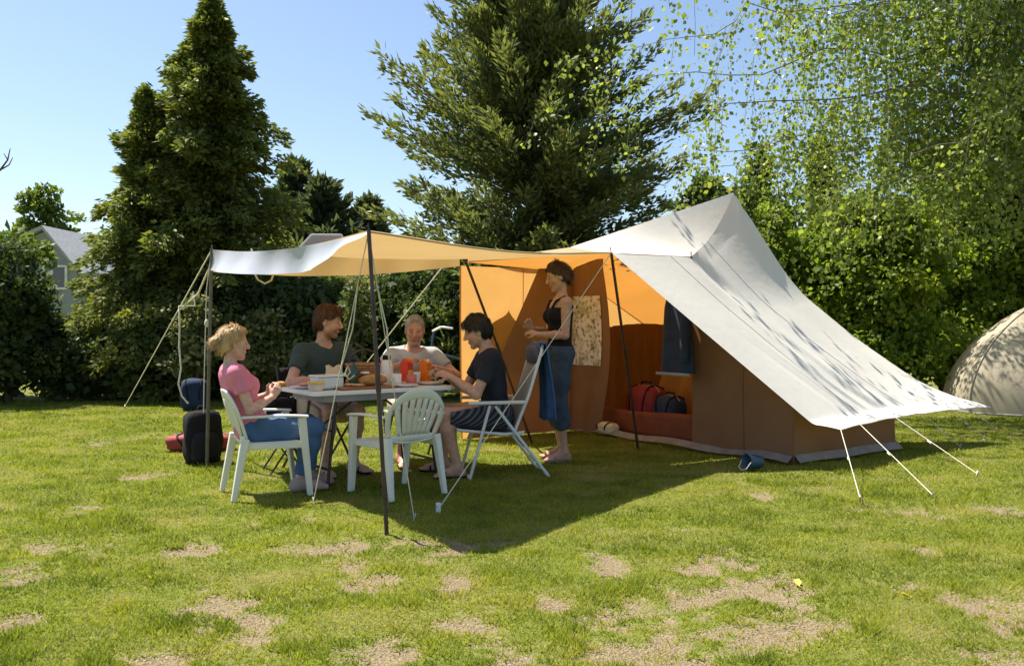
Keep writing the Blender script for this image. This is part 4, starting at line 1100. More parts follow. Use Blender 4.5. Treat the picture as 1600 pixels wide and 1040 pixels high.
# ------------------------------------------------------------------ bodies: one smooth surface grown round the bones
def smin(a, b, k):
    h = np.clip(0.5 + 0.5 * (b - a) / k, 0, 1)
    return b * (1 - h) + a * h - k * h * (1 - h)
class Field:
    def __init__(s, lo, hi, h):
        s.h = h; s.lo = np.array(lo, float)
        s.n = np.ceil((np.array(hi, float) - s.lo) / h).astype(int) + 1
        s.d = np.full(tuple(s.n), 9.0, np.float32)
    def sl(s, lo, hi):
        a = np.clip(np.floor((np.array(lo) - s.lo) / s.h).astype(int), 0, s.n - 1)
        b = np.clip(np.ceil((np.array(hi) - s.lo) / s.h).astype(int) + 1, 1, s.n)
        if np.any(b <= a): return None, None
        S = tuple(slice(i, j) for i, j in zip(a, b))
        ax = [s.lo[i] + s.h * np.arange(a[i], b[i]) for i in range(3)]
        return S, np.stack(np.meshgrid(*ax, indexing='ij'), -1).astype(np.float32)
    def op(s, prim, k=0.02, mode='add', inflate=0.0, clips=()):
        lo, hi = prim_box(prim, inflate)
        pad = k + 4 * s.h
        S, P = s.sl(lo - pad, hi + pad)
        if S is None: return
        e = prim_dist(prim, P, inflate)
        for (cp, cn) in clips: e = np.maximum(e, (P - np.array(cp, np.float32)) @ np.array(cn, np.float32))
        if mode == 'add': s.d[S] = smin(s.d[S], e, k)
        else: s.d[S] = -smin(-s.d[S], e, k)
    def cut(s, p, n):
        S, P = s.sl(s.lo, s.lo + s.n * s.h)
        s.d = np.maximum(s.d, (P - np.array(p, np.float32)) @ np.array(n, np.float32))
    def mesh(s, wrinkle=0.0, freq=18.0, seed=0, stretch=(1, 1, 1)):
        d = s.d
        if wrinkle:
            I = np.nonzero(np.abs(d) < 0.03)
            P = s.lo + np.stack(I, 1) * s.h
            Q = P * np.array(stretch)
            q = vn3(Q, freq, seed) - 0.5 + 0.5 * (vn3(Q, freq * 2.3, seed + 1) - 0.5)
            d[I] += (wrinkle * q).astype(np.float32)
        ins = d < 0
        c = [ins[i:i + ins.shape[0] - 1, j:j + ins.shape[1] - 1, k:k + ins.shape[2] - 1] for i in (0, 1) for j in (0, 1) for k in (0, 1)]
        al = c[0] & c[1] & c[2] & c[3] & c[4] & c[5] & c[6] & c[7]
        an = c[0] | c[1] | c[2] | c[3] | c[4] | c[5] | c[6] | c[7]
        act = an & ~al
        I = np.stack(np.nonzero(act), 1); N = len(I)
        idx = np.full(act.shape, -1, np.int32); idx[tuple(I.T)] = np.arange(N)
        cor = np.array([(i, j, k) for i in (0, 1) for j in (0, 1) for k in (0, 1)])
        val = np.stack([d[tuple((I + o).T)] for o in cor], 1)
        acc = np.zeros((N, 3)); cnt = np.zeros(N)
        for a in range(8):
            for ax in range(3):
                if cor[a][ax] == 0:
                    o = cor[a].copy(); o[ax] = 1; b_ = o[0] * 4 + o[1] * 2 + o[2]
                    va, vb = val[:, a], val[:, b_]; m = (va < 0) != (vb < 0)
                    t = np.where(m, va / np.where(m, va - vb, 1), 0)
                    pt = cor[a] + np.outer(t, (o - cor[a]))
                    acc += np.where(m[:, None], pt, 0); cnt += m
        V = s.lo + (I + acc / np.maximum(cnt, 1)[:, None]) * s.h
        Q = []
        for ax in range(3):
            u, v = (ax + 1) % 3, (ax + 2) % 3
            a = [slice(None)] * 3; b_ = [slice(None)] * 3; a[ax] = slice(0, -1); b_[ax] = slice(1, None)
            A, Bq = ins[tuple(a)], ins[tuple(b_)]
            E = np.stack(np.nonzero(A != Bq), 1)
            E = E[(E[:, u] > 0) & (E[:, v] > 0) & (E[:, u] < act.shape[u]) & (E[:, v] < act.shape[v])]
            if len(E) == 0: continue
            fl = A[tuple(E.T)]
            du = np.zeros(3, int); du[u] = 1; dv = np.zeros(3, int); dv[v] = 1
            q = np.stack([idx[tuple((E - du - dv).T)], idx[tuple((E - dv).T)], idx[tuple(E.T)], idx[tuple((E - du).T)]], 1)
            q[~fl] = q[~fl][:, ::-1]
            Q.append(q)
        Q = np.concatenate(Q)
        Q = Q[(Q >= 0).all(1)]
        return V, Q
def prim_box(p, inf):
    if p[0] == 'cap':
        _, a, b_, r1, r2 = p[:5]; r = max(r1, r2) + inf
        return np.minimum(a, b_) - r, np.maximum(a, b_) + r
    _, c, r, Rm = p[:4]; m = max(r) + inf
    return np.array(c) - m, np.array(c) + m
def prim_dist(p, P, inf):
    if p[0] == 'cap':
        _, a, b_, r1, r2 = p[:5]
        a = np.array(a, np.float32); ab = np.array(b_, np.float32) - a
        t = np.clip(((P - a) @ ab) / max(1e-9, float(ab @ ab)), 0, 1)
        q = P - a - t[..., None] * ab
        return np.sqrt((q * q).sum(-1)) - (r1 + (r2 - r1) * t) - inf
    _, c, r, Rm = p[:4]
    q = P - np.array(c, np.float32)
    if Rm is not None: q = q @ np.array(Rm, np.float32)          # columns of Rm are the axes
    r = np.array(r, np.float32) + inf
    k0 = np.sqrt(((q / r) ** 2).sum(-1)); k1 = np.sqrt(((q / (r * r)) ** 2).sum(-1))
    return np.where(k1 > 1e-6, k0 * (k0 - 1) / np.maximum(k1, 1e-6), -min(r)).astype(np.float32)
def nrm(v):
    v = np.array(v, float); return v / max(1e-9, np.linalg.norm(v))
def ik(a, c, l1, l2, hint):
    a, c = np.array(a, float), np.array(c, float)
    d = c - a; L = np.linalg.norm(d); mx = (l1 + l2) * 0.995
    if L > mx: c = a + d * mx / L; L = mx; d = c - a
    x = (l1 * l1 - l2 * l2 + L * L) / (2 * L); h = math.sqrt(max(0, l1 * l1 - x * x))
    dn = d / L; hn = np.array(hint, float); hn = nrm(hn - dn * (hn @ dn))
    return a + dn * x + hn * h, c
def frame(yaw, pitch, roll=0.0, base=0.0):
    """columns forward, left, up"""
    Mx = Matrix.Rotation(R(yaw + base), 3, 'Z') @ Matrix.Rotation(R(pitch), 3, 'Y') @ Matrix.Rotation(R(roll), 3, 'X')
    return np.array(Mx)

def person(label, loc, rotz, S):
    t = thing('person', label, 'person', loc, rotz, None)
    s = S.get('s', 1.0); fem = S.get('fem', False)
    pel = np.array(S['pel'], float)
    lean = R(S['lean']); tw = S.get('twist', 0.0); side = R(S.get('side', 0))
    up = nrm([math.sin(lean), math.sin(side), math.cos(lean)]); lat0 = np.array([0, 1.0, 0])
    lat = np.array([-math.sin(R(tw)), math.cos(R(tw)), 0]); lat = nrm(lat - up * (lat @ up))
    fw = np.cross(lat, up)
    Rt = np.stack([fw, lat, up], 1); R0 = np.stack([nrm(np.cross(lat0, up)), lat0, up], 1)
    prims = {}
    def P(tagname, *p, k=0.025): prims.setdefault(tagname, []).append((p, k))
    def cap(tg, a, b_, r1, r2, k=0.025): P(tg, 'cap', np.array(a, float), np.array(b_, float), r1, r2, k=k)
    def ell(tg, c, r, Rm=None, k=0.025): P(tg, 'ell', np.array(c, float), tuple(r), Rm, k=k)
    bulk = S.get('bulk', 1.0) * s
    hipw = (0.098 if fem else 0.088) * s
    waist = pel + up * 0.19 * s; chest = pel + up * 0.36 * s; nb = pel + up * 0.515 * s - fw * 0.01
    if fem:
        ell('pelvis', pel + up * 0.02, (0.112 * bulk, 0.165 * bulk, 0.115 * s), R0, 0.04)
        ell('torso', waist, (0.088 * bulk, 0.122 * bulk, 0.13 * s), R0, 0.05)
        ell('torso', chest + up * 0.0, (0.095 * bulk, 0.135 * bulk, 0.16 * s), Rt, 0.05)
        for sg in (-1, 1): ell('torso', chest + fw * 0.075 * s + lat * 0.065 * s * sg - up * 0.025, (0.055 * s, 0.058 * s, 0.058 * s), Rt, 0.03)
    else:
        ell('pelvis', pel + up * 0.02, (0.112 * bulk, 0.158 * bulk, 0.115 * s), R0, 0.04)
        ell('torso', waist + fw * S.get('belly', 0.0), ((0.10 + S.get('belly', 0)) * bulk, 0.142 * bulk, 0.14 * s), R0, 0.05)
        ell('torso', chest, (0.112 * bulk, 0.165 * bulk, 0.165 * s), Rt, 0.05)
    shw = (0.155 if fem else 0.185) * s
    rs = (0.042 if fem else 0.052) * s
    shr = {}
    for sg in (-1, 1):
        sh = pel + up * (0.452 * s) + lat * shw * sg + fw * S.get('shf', 0.0)
        shr[sg] = sh
        cap('torso', nb - up * 0.055 * s, sh, rs * 1.05, rs, 0.045)
    # head
    Rh = frame(S.get('hyaw', 0), S.get('hpitch', 0), S.get('hroll', 0))
    hs = s * (0.96 if fem else 1.0)
    hc = nb + up * 0.06 * s + np.array(S.get('hoff', (0.035, 0, 0))) + np.array([0, 0, 0.115 * hs])
    H = lambda x, y, z: hc + Rh @ (np.array([x, y, z]) * hs)
    cap('neck', nb - up * 0.02, H(-0.018, 0, -0.055), (0.047 if fem else 0.057) * s, (0.043 if fem else 0.053) * s, 0.03)
    def he(c, r, k=0.02): ell('head', H(*c), tuple(q * hs for q in r), Rh, k)
    def hcap(a, b_, r1, r2, k=0.015): cap('head', H(*a), H(*b_), r1 * hs, r2 * hs, k)
    he((-0.012, 0, 0.03), (0.098, 0.076, 0.094)); he((0.028, 0, -0.035), (0.064, 0.061, 0.082), 0.03)
    jw = 0.9 if fem else 1.0
    for sg in (-1, 1):
        hcap((0.0, 0.056 * sg * jw, -0.06), (0.066, 0.016 * sg, -0.108), 0.017, 0.015, 0.025)
        he((0.066, 0.036 * sg, -0.03), (0.024, 0.024, 0.022), 0.02)
        he((-0.004, 0.079 * sg, -0.012), (0.021, 0.009, 0.033), 0.008)
        hcap((0.082, 0.014 * sg, 0.024), (0.072, 0.048 * sg, 0.022), 0.010, 0.009, 0.012)
        he((0.103, 0.012 * sg, -0.036), (0.010, 0.008, 0.008), 0.006)
    he((0.074, 0, -0.108), (0.02, 0.022, 0.018), 0.02)
    hcap((0.090, 0, 0.018), (0.117, 0, -0.028), 0.008, 0.0125, 0.012)
    hcap((0.092, -0.018, -0.062), (0.092, 0.018, -0.062), 0.0075, 0.0075, 0.006); hcap((0.091, -0.014, -0.074), (0.091, 0.014, -0.074), 0.008, 0.008, 0.006)
    # arms
    la, lf = (0.285 if fem else 0.305) * s, (0.245 if fem else 0.262) * s
    arm = {}
    for sg, nm in ((1, 'L'), (-1, 'R')):
        a = S['arm' + nm]
        el, wr = ik(shr[sg], a['w'], la, lf, a.get('hint', (-0.3, 0.4 * sg, -1)))
        k = (0.83 if fem else 1.0) * S.get('armk', 1.0) * s
        cap('uarm' + nm, shr[sg], el, 0.050 * k, 0.039 * k, 0.03)
        cap('farm' + nm, el, el + (wr - el) * 0.35, 0.038 * k, 0.040 * k, 0.02); cap('farm' + nm, el + (wr - el) * 0.35, wr, 0.040 * k, 0.025 * k, 0.02)
        fd = nrm(a.get('dir', wr - el)); pn = np.array(a.get('pn', (0, 0, -1)), float); pn = nrm(pn - fd * (pn @ fd)); sd = np.cross(pn, fd)
        arm[nm] = (shr[sg], el, wr, fd)
        hk = s * (0.92 if fem else 1.0)
        for i, off in enumerate((-0.027, -0.009, 0.009, 0.027)):
            kn = wr + fd * (0.088 - 0.006 * abs(i - 1.2)) * hk + sd * off * hk
            cap('hand' + nm, wr + fd * 0.012 * hk + sd * off * 0.6 * hk, kn, 0.0135 * hk, 0.0118 * hk, 0.012)
            cu = R(a.get('curl', 25)); L = (0.078, 0.086, 0.080, 0.062)[i] * hk; q = kn; ang = cu * 0.6
            for j, fr in enumerate((0.45, 0.30, 0.25)):
                dd = fd * math.cos(ang) + pn * math.sin(ang) + sd * off * 1.6
                q2 = q + nrm(dd) * L * fr
                cap('hand' + nm, q, q2, 0.0092 * hk - 0.0006 * j, 0.0086 * hk - 0.0006 * j, 0.004); q = q2; ang += cu
        ts = -1 if sg == 1 else 1                       # thumb towards the body's middle for palms down
        ts = a.get('thumb', ts)
        tb = wr + fd * 0.03 * hk + sd * 0.026 * ts * hk
        t1 = tb + (fd * 0.62 + sd * 0.62 * ts + pn * 0.35) * 0.042 * hk; t2 = t1 + (fd * 0.85 + sd * 0.15 * ts + pn * 0.4) * 0.034 * hk
        cap('hand' + nm, tb, t1, 0.0125 * hk, 0.0105 * hk, 0.01); cap('hand' + nm, t1, t2, 0.0102 * hk, 0.0085 * hk, 0.004)
    # legs
    lt, ls = (0.43 if fem else 0.445) * s, (0.405 if fem else 0.425) * s
    leg = {}
    for sg, nm in ((1, 'L'), (-1, 'R')):
        a = S['leg' + nm]; hp = pel + lat0 * hipw * sg - up * 0.01
        kn, an = ik(hp, a['a'], lt, ls, a.get('hint', (1, 0.05 * sg, 0.3)))
        k = S.get('legk', 1.0) * s
        cap('thigh' + nm, hp, hp + (kn - hp) * 0.5, 0.088 * k, 0.074 * k, 0.04); cap('thigh' + nm, hp + (kn - hp) * 0.5, kn, 0.074 * k, 0.056 * k, 0.04)
        cap('shin' + nm, kn, kn + (an - kn) * 0.3, 0.054 * k, 0.055 * k, 0.03); cap('shin' + nm, kn + (an - kn) * 0.3, an, 0.055 * k, 0.036 * k, 0.03)
        bk = nrm(np.cross(np.cross(an - kn, nrm(a.get('toe', (1, 0, 0)))), an - kn)); 
        ell('shin' + nm, kn + (an - kn) * 0.3 - nrm(a.get('toe', (1, 0, 0))) * 0.016, (0.045 * k, 0.045 * k, 0.10 * k), None, 0.03)
        td = nrm(a.get('toe', (1, 0, 0))); td[2] = 0; td = nrm(td); sdv = np.array([-td[1], td[0], 0])
        heel = an - td * 0.035; heel[2] = 0.040
        ball = an + td * 0.13 * s; ball[2] = 0.036
        cap('foot' + nm, an, heel, 0.034 * s, 0.033 * s, 0.025); cap('foot' + nm, an - np.array([0, 0, 0.015]), ball, 0.034 * s, 0.027 * s, 0.03); cap('foot' + nm, heel, ball, 0.030 * s, 0.026 * s, 0.02)
        ell('foot' + nm, ball, (0.035 * s, 0.043 * s, 0.022 * s), np.stack([td, sdv, np.array([0, 0, 1.0])], 1), 0.02)
        for j in range(5):
            o = (j - 2) * 0.0175 * s; tl = (0.062, 0.058, 0.053, 0.047, 0.040)[j if sg == -1 else j] * s
            o2 = -o * sg * -1
            q0 = ball + sdv * (-o2) ; q1 = q0 + td * tl; q1[2] = 0.026
            cap('foot' + nm, q0, q1, 0.012 * s, 0.0095 * s if j else 0.012 * s, 0.008)
        leg[nm] = (hp, kn, an, td)
    allp = [q for tg in prims.values() for q in tg]
    los = np.min([prim_box(p, 0)[0] for p, k in allp], 0) - 0.05; his = np.max([prim_box(p, 0)[1] for p, k in allp], 0) + 0.05
    fld = Field(los, his, 0.0082)
    for tg, ps in prims.items():
        for p, k in ps: fld.op(p, k)
    for sg in (-1, 1):
        fld.op(('ell', H(0.098, 0.031 * sg, 0.003), (0.018 * hs, 0.016 * hs, 0.011 * hs), Rh), 0.010, 'sub')
    V, Q = fld.mesh()
    # skin tones: lips, flush, stubble belong to the skin itself
    base = np.array(S['skin']); col = np.tile(base, (len(V), 1))
    q = (V - hc) @ Rh / hs
    def spot(c, r): return np.clip(1.2 - np.sqrt((((q - np.array(c)) / np.array(r)) ** 2).sum(1)), 0, 1)[:, None]
    lips = np.clip(spot((0.098, 0, -0.068), (0.02, 0.024, 0.012)) * 3, 0, 1); col = col * (1 - lips) + base * np.array([0.85, 0.5, 0.5]) * lips
    fl = sum(spot((0.08, 0.045 * sg, -0.03), (0.035, 0.028, 0.025)) for sg in (-1, 1)) + spot((0.118, 0, -0.03), (0.02, 0.018, 0.02)); fl = np.clip(fl, 0, 1) * 0.5 * S.get('flush', 1.0)
    col = col * (1 - fl) + base * np.array([1.05, 0.68, 0.62]) * fl
    if 'stubble' in S:
        c, am = S['stubble']; m = np.clip(spot((0.055, 0, -0.095), (0.075, 0.075, 0.055)) * 2.0, 0, 1) * (1 - lips) * am
        col = col * (1 - m) + np.array(c) * m
    br = sum(np.clip(spot((0.092, 0.031 * sg, 0.030), (0.02, 0.022, 0.0065)) * 2.5, 0, 1) for sg in (-1, 1)); br = np.clip(br, 0, 1) * S.get('brow', 0.85)
    col = col * (1 - br) + np.array(S['haircol']) * br
    link('body', fast_mesh('body', V, Q, M['skin'], True, pcol={'tint': col}), t)
    for sg in (-1, 1):
        b = MB(); b.ell(H(0.0785, 0.031 * sg, 0.003), (0.0112 * hs,) * 3, 10, 8); e = b.build('eye', M['eye'], t)
        gz = S.get('gaze', (1, 0, -0.15)); b = MB(); b.ell(H(0.0785, 0.031 * sg, 0.003) + Rh @ nrm(gz) * 0.0068 * hs, (0.0062 * hs,) * 3, 8, 6); b.build('iris', M['iris'], e)
    info = dict(t=t, prims=prims, H=H, Rh=Rh, hs=hs, up=up, fw=fw, lat=lat, pel=pel, nb=nb, chest=chest, waist=waist, arm=arm, leg=leg, s=s, Rt=Rt, lo=los, hi=his, shr=shr)
    return info

def garment(I, name, mat, tags, inflate=0.012, clips={}, cuts=(), subs=(), extra=(), wr=0.008, freq=16, h=0.008, seed=1, k2=0.02, stretch=(1, 1, 1)):
    ps = [(tg, p, k) for tg in tags for p, k in I['prims'].get(tg, [])]
    lo = np.min([prim_box(p, inflate)[0] for _, p, _ in ps] + [prim_box(p, 0)[0] for p in extra], 0) - 0.06; hi = np.max([prim_box(p, inflate)[1] for _, p, _ in ps] + [prim_box(p, 0)[1] for p in extra], 0) + 0.06
    f = Field(lo, hi, h)
    for tg, p, k in ps:
        inf = inflate + (clips.get(tg, {}).get('more', 0))
        f.op(p, k + 0.01, inflate=inf, clips=clips.get(tg, {}).get('c', ()))
    for p in extra: f.op(p, 0.03)
    for p in subs: f.op(p, k2, 'sub')
    for (cp, cn) in cuts: f.cut(cp, cn)
    V, Q = f.mesh(wr, freq, seed, stretch)
    return link(name, fast_mesh(name, V, Q, mat, True), I['t'])

def tshirt(I, mat, sleeve=0.55, hem=-0.10, neck=0.075, seed=1, inflate=0.013, name='t_shirt', wr=0.011):
    cl = {}
    for nm in 'LR':
        sh, el, wr_, _ = I['arm'][nm]; d = nrm(el - sh); cl['uarm' + nm] = dict(c=[(sh + (el - sh) * sleeve, d)], more=0.008)
    up, fw = I['up'], I['fw']
    sub = [('cap', I['nb'] + up * 0.015 + fw * 0.02, I['nb'] + up * 0.20 + fw * 0.03, neck * I['s'], neck * I['s'] * 1.1)]
    return garment(I, name, mat, ['torso', 'pelvis', 'uarmL', 'uarmR'], inflate, cl, [(I['pel'] + up * hem, -up)], sub, wr=wr, freq=13, seed=seed, stretch=(1, 1, 0.75))

def trousers(I, mat, shin=0.0, thigh=1.0, seed=2, name='trousers', inflate=0.012, waist=0.10, flare=0.008, wr=0.010):
    cl = {}; tags = ['pelvis', 'thighL', 'thighR']
    for nm in 'LR':
        hp, kn, an, td = I['leg'][nm]; d = nrm(kn - hp)
        if thigh < 1: cl['thigh' + nm] = dict(c=[(hp + (kn - hp) * thigh, d)], more=flare)
        if shin > 0: tags.append('shin' + nm); cl['shin' + nm] = dict(c=[(kn + (an - kn) * shin, nrm(an - kn))], more=flare)
    return garment(I, name, mat, tags, inflate, cl, [(I['pel'] + I['up'] * waist, I['up'])], wr=wr, freq=15, seed=seed)

def hair_cap(I, mat, thick=0.016, line=0.055, back=-0.07, side=-0.02, extra=(), seed=3, wr=0.018, name='hair', freq=34, flow_back=0.0):
    """hair over the skull: hairline in front, round the ears, down the nape"""
    H, hs, Rh = I['H'], I['hs'], I['Rh']
    lo = H(0, 0, 0) - 0.24; hi = H(0, 0, 0) + 0.24
    f = Field(lo, hi, 0.006)
    f.op(('ell', H(-0.014, 0, 0.032), tuple((q + thick) * hs for q in (0.098, 0.076, 0.094)), Rh), 0.01)
    f.op(('ell', H(-0.05, 0, -0.03), tuple(q * hs for q in (0.062 + thick * 0.5, 0.062 + thick * 0.5, 0.07)), Rh), 0.03)
    for p in extra:
        if p[0] == 'cap': f.op(('cap', H(*p[1]), H(*p[2]), p[3] * hs, p[4] * hs), 0.015)
        else: f.op(('ell', H(*p[1]), tuple(q * hs for q in p[2]), Rh), 0.015)
    S_, P = f.sl(f.lo, f.lo + f.n * f.h)
    q = ((P - H(0, 0, 0).astype(np.float32)) @ Rh.astype(np.float32)) / hs
    # the face opening: an inclined front plane plus an ear notch
    face = np.minimum((q[..., 0] - 0.058) * 0.9 + (line - q[..., 2]) * 0.45, (line + 0.012 - q[..., 2]) * 1.0)
    face2 = np.minimum(q[..., 0] - 0.004 - 0.35 * (q[..., 2] + 0.0), side + 0.050 - q[..., 2])
    ear = 0.030 - np.sqrt((q[..., 0] + 0.002) ** 2 + (q[..., 2] + 0.018) ** 2)
    low = back - q[..., 2]
    cutm = np.maximum(np.maximum(face, face2), np.maximum(ear, low))
    if extra:                                  # a bun or tail is kept whole
        keep = (q[..., 0] < -0.075)
        cutm = np.where(keep, -1, cutm)
    f.d = -smin(-f.d, -cutm * hs, 0.006)
    V, Q = f.mesh(wr, freq, seed, (1, 1, 0.45))
    # loose strands lying over the mass, flowing back from the brow and down
    rg = np.random.default_rng(seed + 100)
    k = rg.choice(len(V), min(len(V), 2600), replace=False)
    q = (V[k] - H(-0.012, 0, 0.03)); nn = unit(q @ Rh / np.array([0.098, 0.076, 0.094])) @ Rh.T
    crown_ = H(-0.05, 0, 0.12)
    fl = (V[k] - crown_); fl = fl - nn * (fl * nn).sum(1, keepdims=True); fl = unit(fl) + flow_back * (-Rh[:, 0])[None, :] + rg.normal(size=fl.shape) * 0.22
    fl = unit(fl); L = (0.022 + 0.03 * rg.random(len(k))) * hs; sd_ = unit(np.cross(fl, nn)) * 0.0022
    b0_ = V[k] + nn * 0.001 - fl * L[:, None] * 0.3
    V2 = np.stack([b0_ - sd_, b0_ + sd_, b0_ + fl * L[:, None] * 0.55 + nn * 0.004 + sd_, b0_ + fl * L[:, None] * 1.1 + nn * 0.001, b0_ + fl * L[:, None] * 0.55 + nn * 0.004 - sd_], 1).reshape(-1, 3)
    i0 = len(V) + 5 * np.arange(len(k))
    Q2 = np.concatenate([np.stack([i0, i0 + 1, i0 + 2, i0 + 4], 1), np.stack([i0 + 4, i0 + 2, i0 + 3, i0 + 3], 1)[:0]])
    T2 = np.stack([i0 + 4, i0 + 2, i0 + 3], 1)
    tri = np.concatenate([Q[:, [0, 1, 2]], Q[:, [0, 2, 3]], Q2[:, [0, 1, 2]], Q2[:, [0, 2, 3]], T2])
    return link(name, fast_mesh(name, np.concatenate([V, V2]), tri, mat, True), I['t'])

def sandals(I, mat, strap=True, name='sandal'):
    for nm in 'LR':
        hp, kn, an, td = I['leg'][nm]; sd = np.array([-td[1], td[0], 0]); s = I['s']
        b = MB(); n = 18; ring = []
        for i in range(n):
            a = 2 * math.pi * i / n; x = math.cos(a); w = 0.043 if x > 0 else 0.034
            ring.append(np.array([an[0], an[1], 0]) + td * (0.062 + 0.135 * x) * s + sd * w * math.sin(a) * s * (1 - 0.12 * (1 - abs(x))))
        V = [q + np.array([0, 0, 0.002]) for q in ring] + [q + np.array([0, 0, 0.016]) for q in ring]
        b.add(V, [tuple(range(n))[::-1], tuple(range(n, 2 * n))] + [(i, (i + 1) % n, n + (i + 1) % n, n + i) for i in range(n)])
        o = b.build(name, mat, I['t'])
        if strap:
            c = np.array([an[0], an[1], 0]) + td * 0.105 * s
            b = MB(); b.tube([c + sd * 0.042 * s + V3(0, 0, 0.012), c + sd * 0.034 * s + V3(0, 0, 0.05), c + V3(0, 0, 0.066), c - sd * 0.034 * s + V3(0, 0, 0.05), c - sd * 0.042 * s + V3(0, 0, 0.012)], 0.008, 6)
            b.build('strap', mat, o)
def shoes(I, mat, name='shoe'):
    for nm in 'LR':
        garment(I, name, mat, ['foot' + nm], 0.008, wr=0.0, h=0.008, cuts=[(I['leg'][nm][2] + V3(0, 0, 0.02), V3(0, 0, 1))])
def neckline(I): pass

SK1, SK2, SK3 = (0.64, 0.41, 0.31), (0.57, 0.35, 0.26), (0.52, 0.31, 0.225)
AV = math.atan2(VV[1], VV[0])                     # the table's long direction

# blond woman in pink on the left chair, facing along the table
CH1 = (-1.755, 6.2); ch1_rot = R(28)
I = person('blond woman in a pink t-shirt and jeans sitting with her hands raised', (CH1[0], CH1[1], 0), ch1_rot, dict(
    s=0.95, fem=True, bulk=1.06, pel=(-0.10, 0, 0.46), lean=-19, hyaw=0, hpitch=6, hoff=(0.055, 0, 0.0), skin=SK1, haircol=(0.35, 0.22, 0.1), brow=0.5, armk=1.12, legk=0.98,
    armL=dict(w=(0.02, 0.07, 0.70), hint=(-0.25, 0.5, -1), dir=(0.55, -0.25, 0.8), pn=(0.2, -1, 0.1), curl=38, thumb=1),
    armR=dict(w=(0.02, -0.07, 0.69), hint=(-0.25, -0.5, -1), dir=(0.55, 0.25, 0.8), pn=(0.2, 1, 0.1), curl=38, thumb=-1),
    legL=dict(a=(0.33, 0.10, 0.085), toe=(1, 0.1, 0)), legR=dict(a=(0.22, -0.06, 0.085), toe=(1, -0.1, 0))))
tshirt(I, M['pink'], 0.52, -0.075, 0.072, seed=2)
trousers(I, M['jeans'], shin=0.90, seed=3, name='jeans', waist=0.085)
hair_cap(I, M['hair_blond'], 0.014, 0.062, -0.06, flow_back=0.8, extra=[('ell', (-0.125, 0, -0.005), (0.045, 0.05, 0.05)), ('ell', (-0.15, 0.01, -0.02), (0.035, 0.04, 0.035)), ('cap', (-0.06, 0, 0.05), (-0.11, 0, 0.01), 0.05, 0.035)], seed=4)
shoes(I, mat_plain('pale_shoe', (0.36, 0.27, 0.26), 0.7))
b = MB(); b.ell(np.array(I['arm']['L'][2]) * 0.5 + np.array(I['arm']['R'][2]) * 0.5 + V3(0.07, 0, 0.085), (0.035, 0.03, 0.02), 12, 8)
SANDW = (I, b)

# man in dark green behind the table
I = person('man in a dark green t-shirt with auburn hair leaning on the table', (-1.62, 7.22, 0), R(-50), dict(
    s=1.03, bulk=1.02, pel=(-0.02, 0, 0.53), lean=13, hyaw=48, hpitch=10, hoff=(0.055, 0.01, 0.005), skin=SK2, haircol=(0.08, 0.03, 0.015), stubble=((0.20, 0.08, 0.04), 0.75),
    armL=dict(w=(0.42, 0.10, 0.775), hint=(-0.3, 0.9, -0.6), dir=(0.75, -0.7, 0), curl=22), armR=dict(w=(0.40, -0.16, 0.775), hint=(-0.3, -0.9, -0.6), dir=(0.8, 0.6, 0), curl=22),
    legL=dict(a=(0.32, 0.15, 0.085), toe=(1, 0.2, 0)), legR=dict(a=(0.36, -0.13, 0.085), toe=(1, -0.2, 0))))
tshirt(I, M['greent'], 0.58, -0.10, 0.07, seed=5)
trousers(I, M['khaki'], thigh=0.93, seed=6, name='shorts', flare=0.018)
hair_cap(I, M['hair_auburn'], 0.017, 0.058, -0.075, seed=7, extra=[('cap', (0.055, -0.04, 0.10), (0.06, 0.035, 0.10), 0.026, 0.026)])
sandals(I, M['black'])

# grey-haired man at the far corner
I = person('grey-haired man in a light grey t-shirt facing the camera across the table', (-0.90, 7.72, 0), R(-72), dict(
    s=1.0, bulk=1.10, belly=0.02, pel=(-0.06, 0, 0.50), lean=16, hyaw=-12, hpitch=14, hoff=(0.065, 0, -0.01), skin=(0.60, 0.33, 0.245), haircol=(0.28, 0.25, 0.22), stubble=((0.36, 0.24, 0.20), 0.5), flush=1.3,
    armL=dict(w=(0.36, 0.13, 0.84), hint=(-0.2, 1, -0.5), dir=(0.7, -0.6, 0.25), curl=42, pn=(0, -0.5, -1)), armR=dict(w=(0.37, -0.13, 0.88), hint=(-0.2, -1, -0.5), dir=(0.75, 0.45, 0.45), curl=42, pn=(0, 0.6, -1)),
    legL=dict(a=(0.40, 0.16, 0.085)), legR=dict(a=(0.34, -0.16, 0.085))))
tshirt(I, M['greyt'], 0.60, -0.10, 0.072, seed=8)
trousers(I, M['khaki'], thigh=0.93, seed=9, name='shorts', flare=0.018)
hair_cap(I, M['hair_grey'], 0.0035, 0.098, -0.06, seed=10, wr=0.006)
sandals(I, M['black'])

# dark-haired man in the camping chair
CC = (-0.10, 7.0); cc_rot = R(190)
I = person('dark-haired man in a navy t-shirt and patterned shorts seated in the reclining chair', (CC[0], CC[1], 0), cc_rot, dict(
    s=1.0, bulk=1.0, pel=(0.02, 0, 0.49), lean=10, hyaw=-4, hpitch=20, hoff=(0.075, 0, -0.02), skin=SK2, haircol=(0.015, 0.012, 0.01), stubble=((0.16, 0.09, 0.07), 0.35),
    armL=dict(w=(0.40, 0.09, 0.79), hint=(-0.4, 0.6, -1), dir=(0.9, -0.2, 0.35), curl=45, pn=(0, -0.7, -0.7)), armR=dict(w=(0.44, -0.11, 0.80), hint=(-0.4, -0.6, -1), dir=(0.9, 0.25, 0.3), curl=45, pn=(0, 0.7, -0.7)),
    legL=dict(a=(0.36, 0.14, 0.085), toe=(1, 0.15, 0)), legR=dict(a=(0.44, -0.16, 0.085), toe=(1, -0.15, 0))))
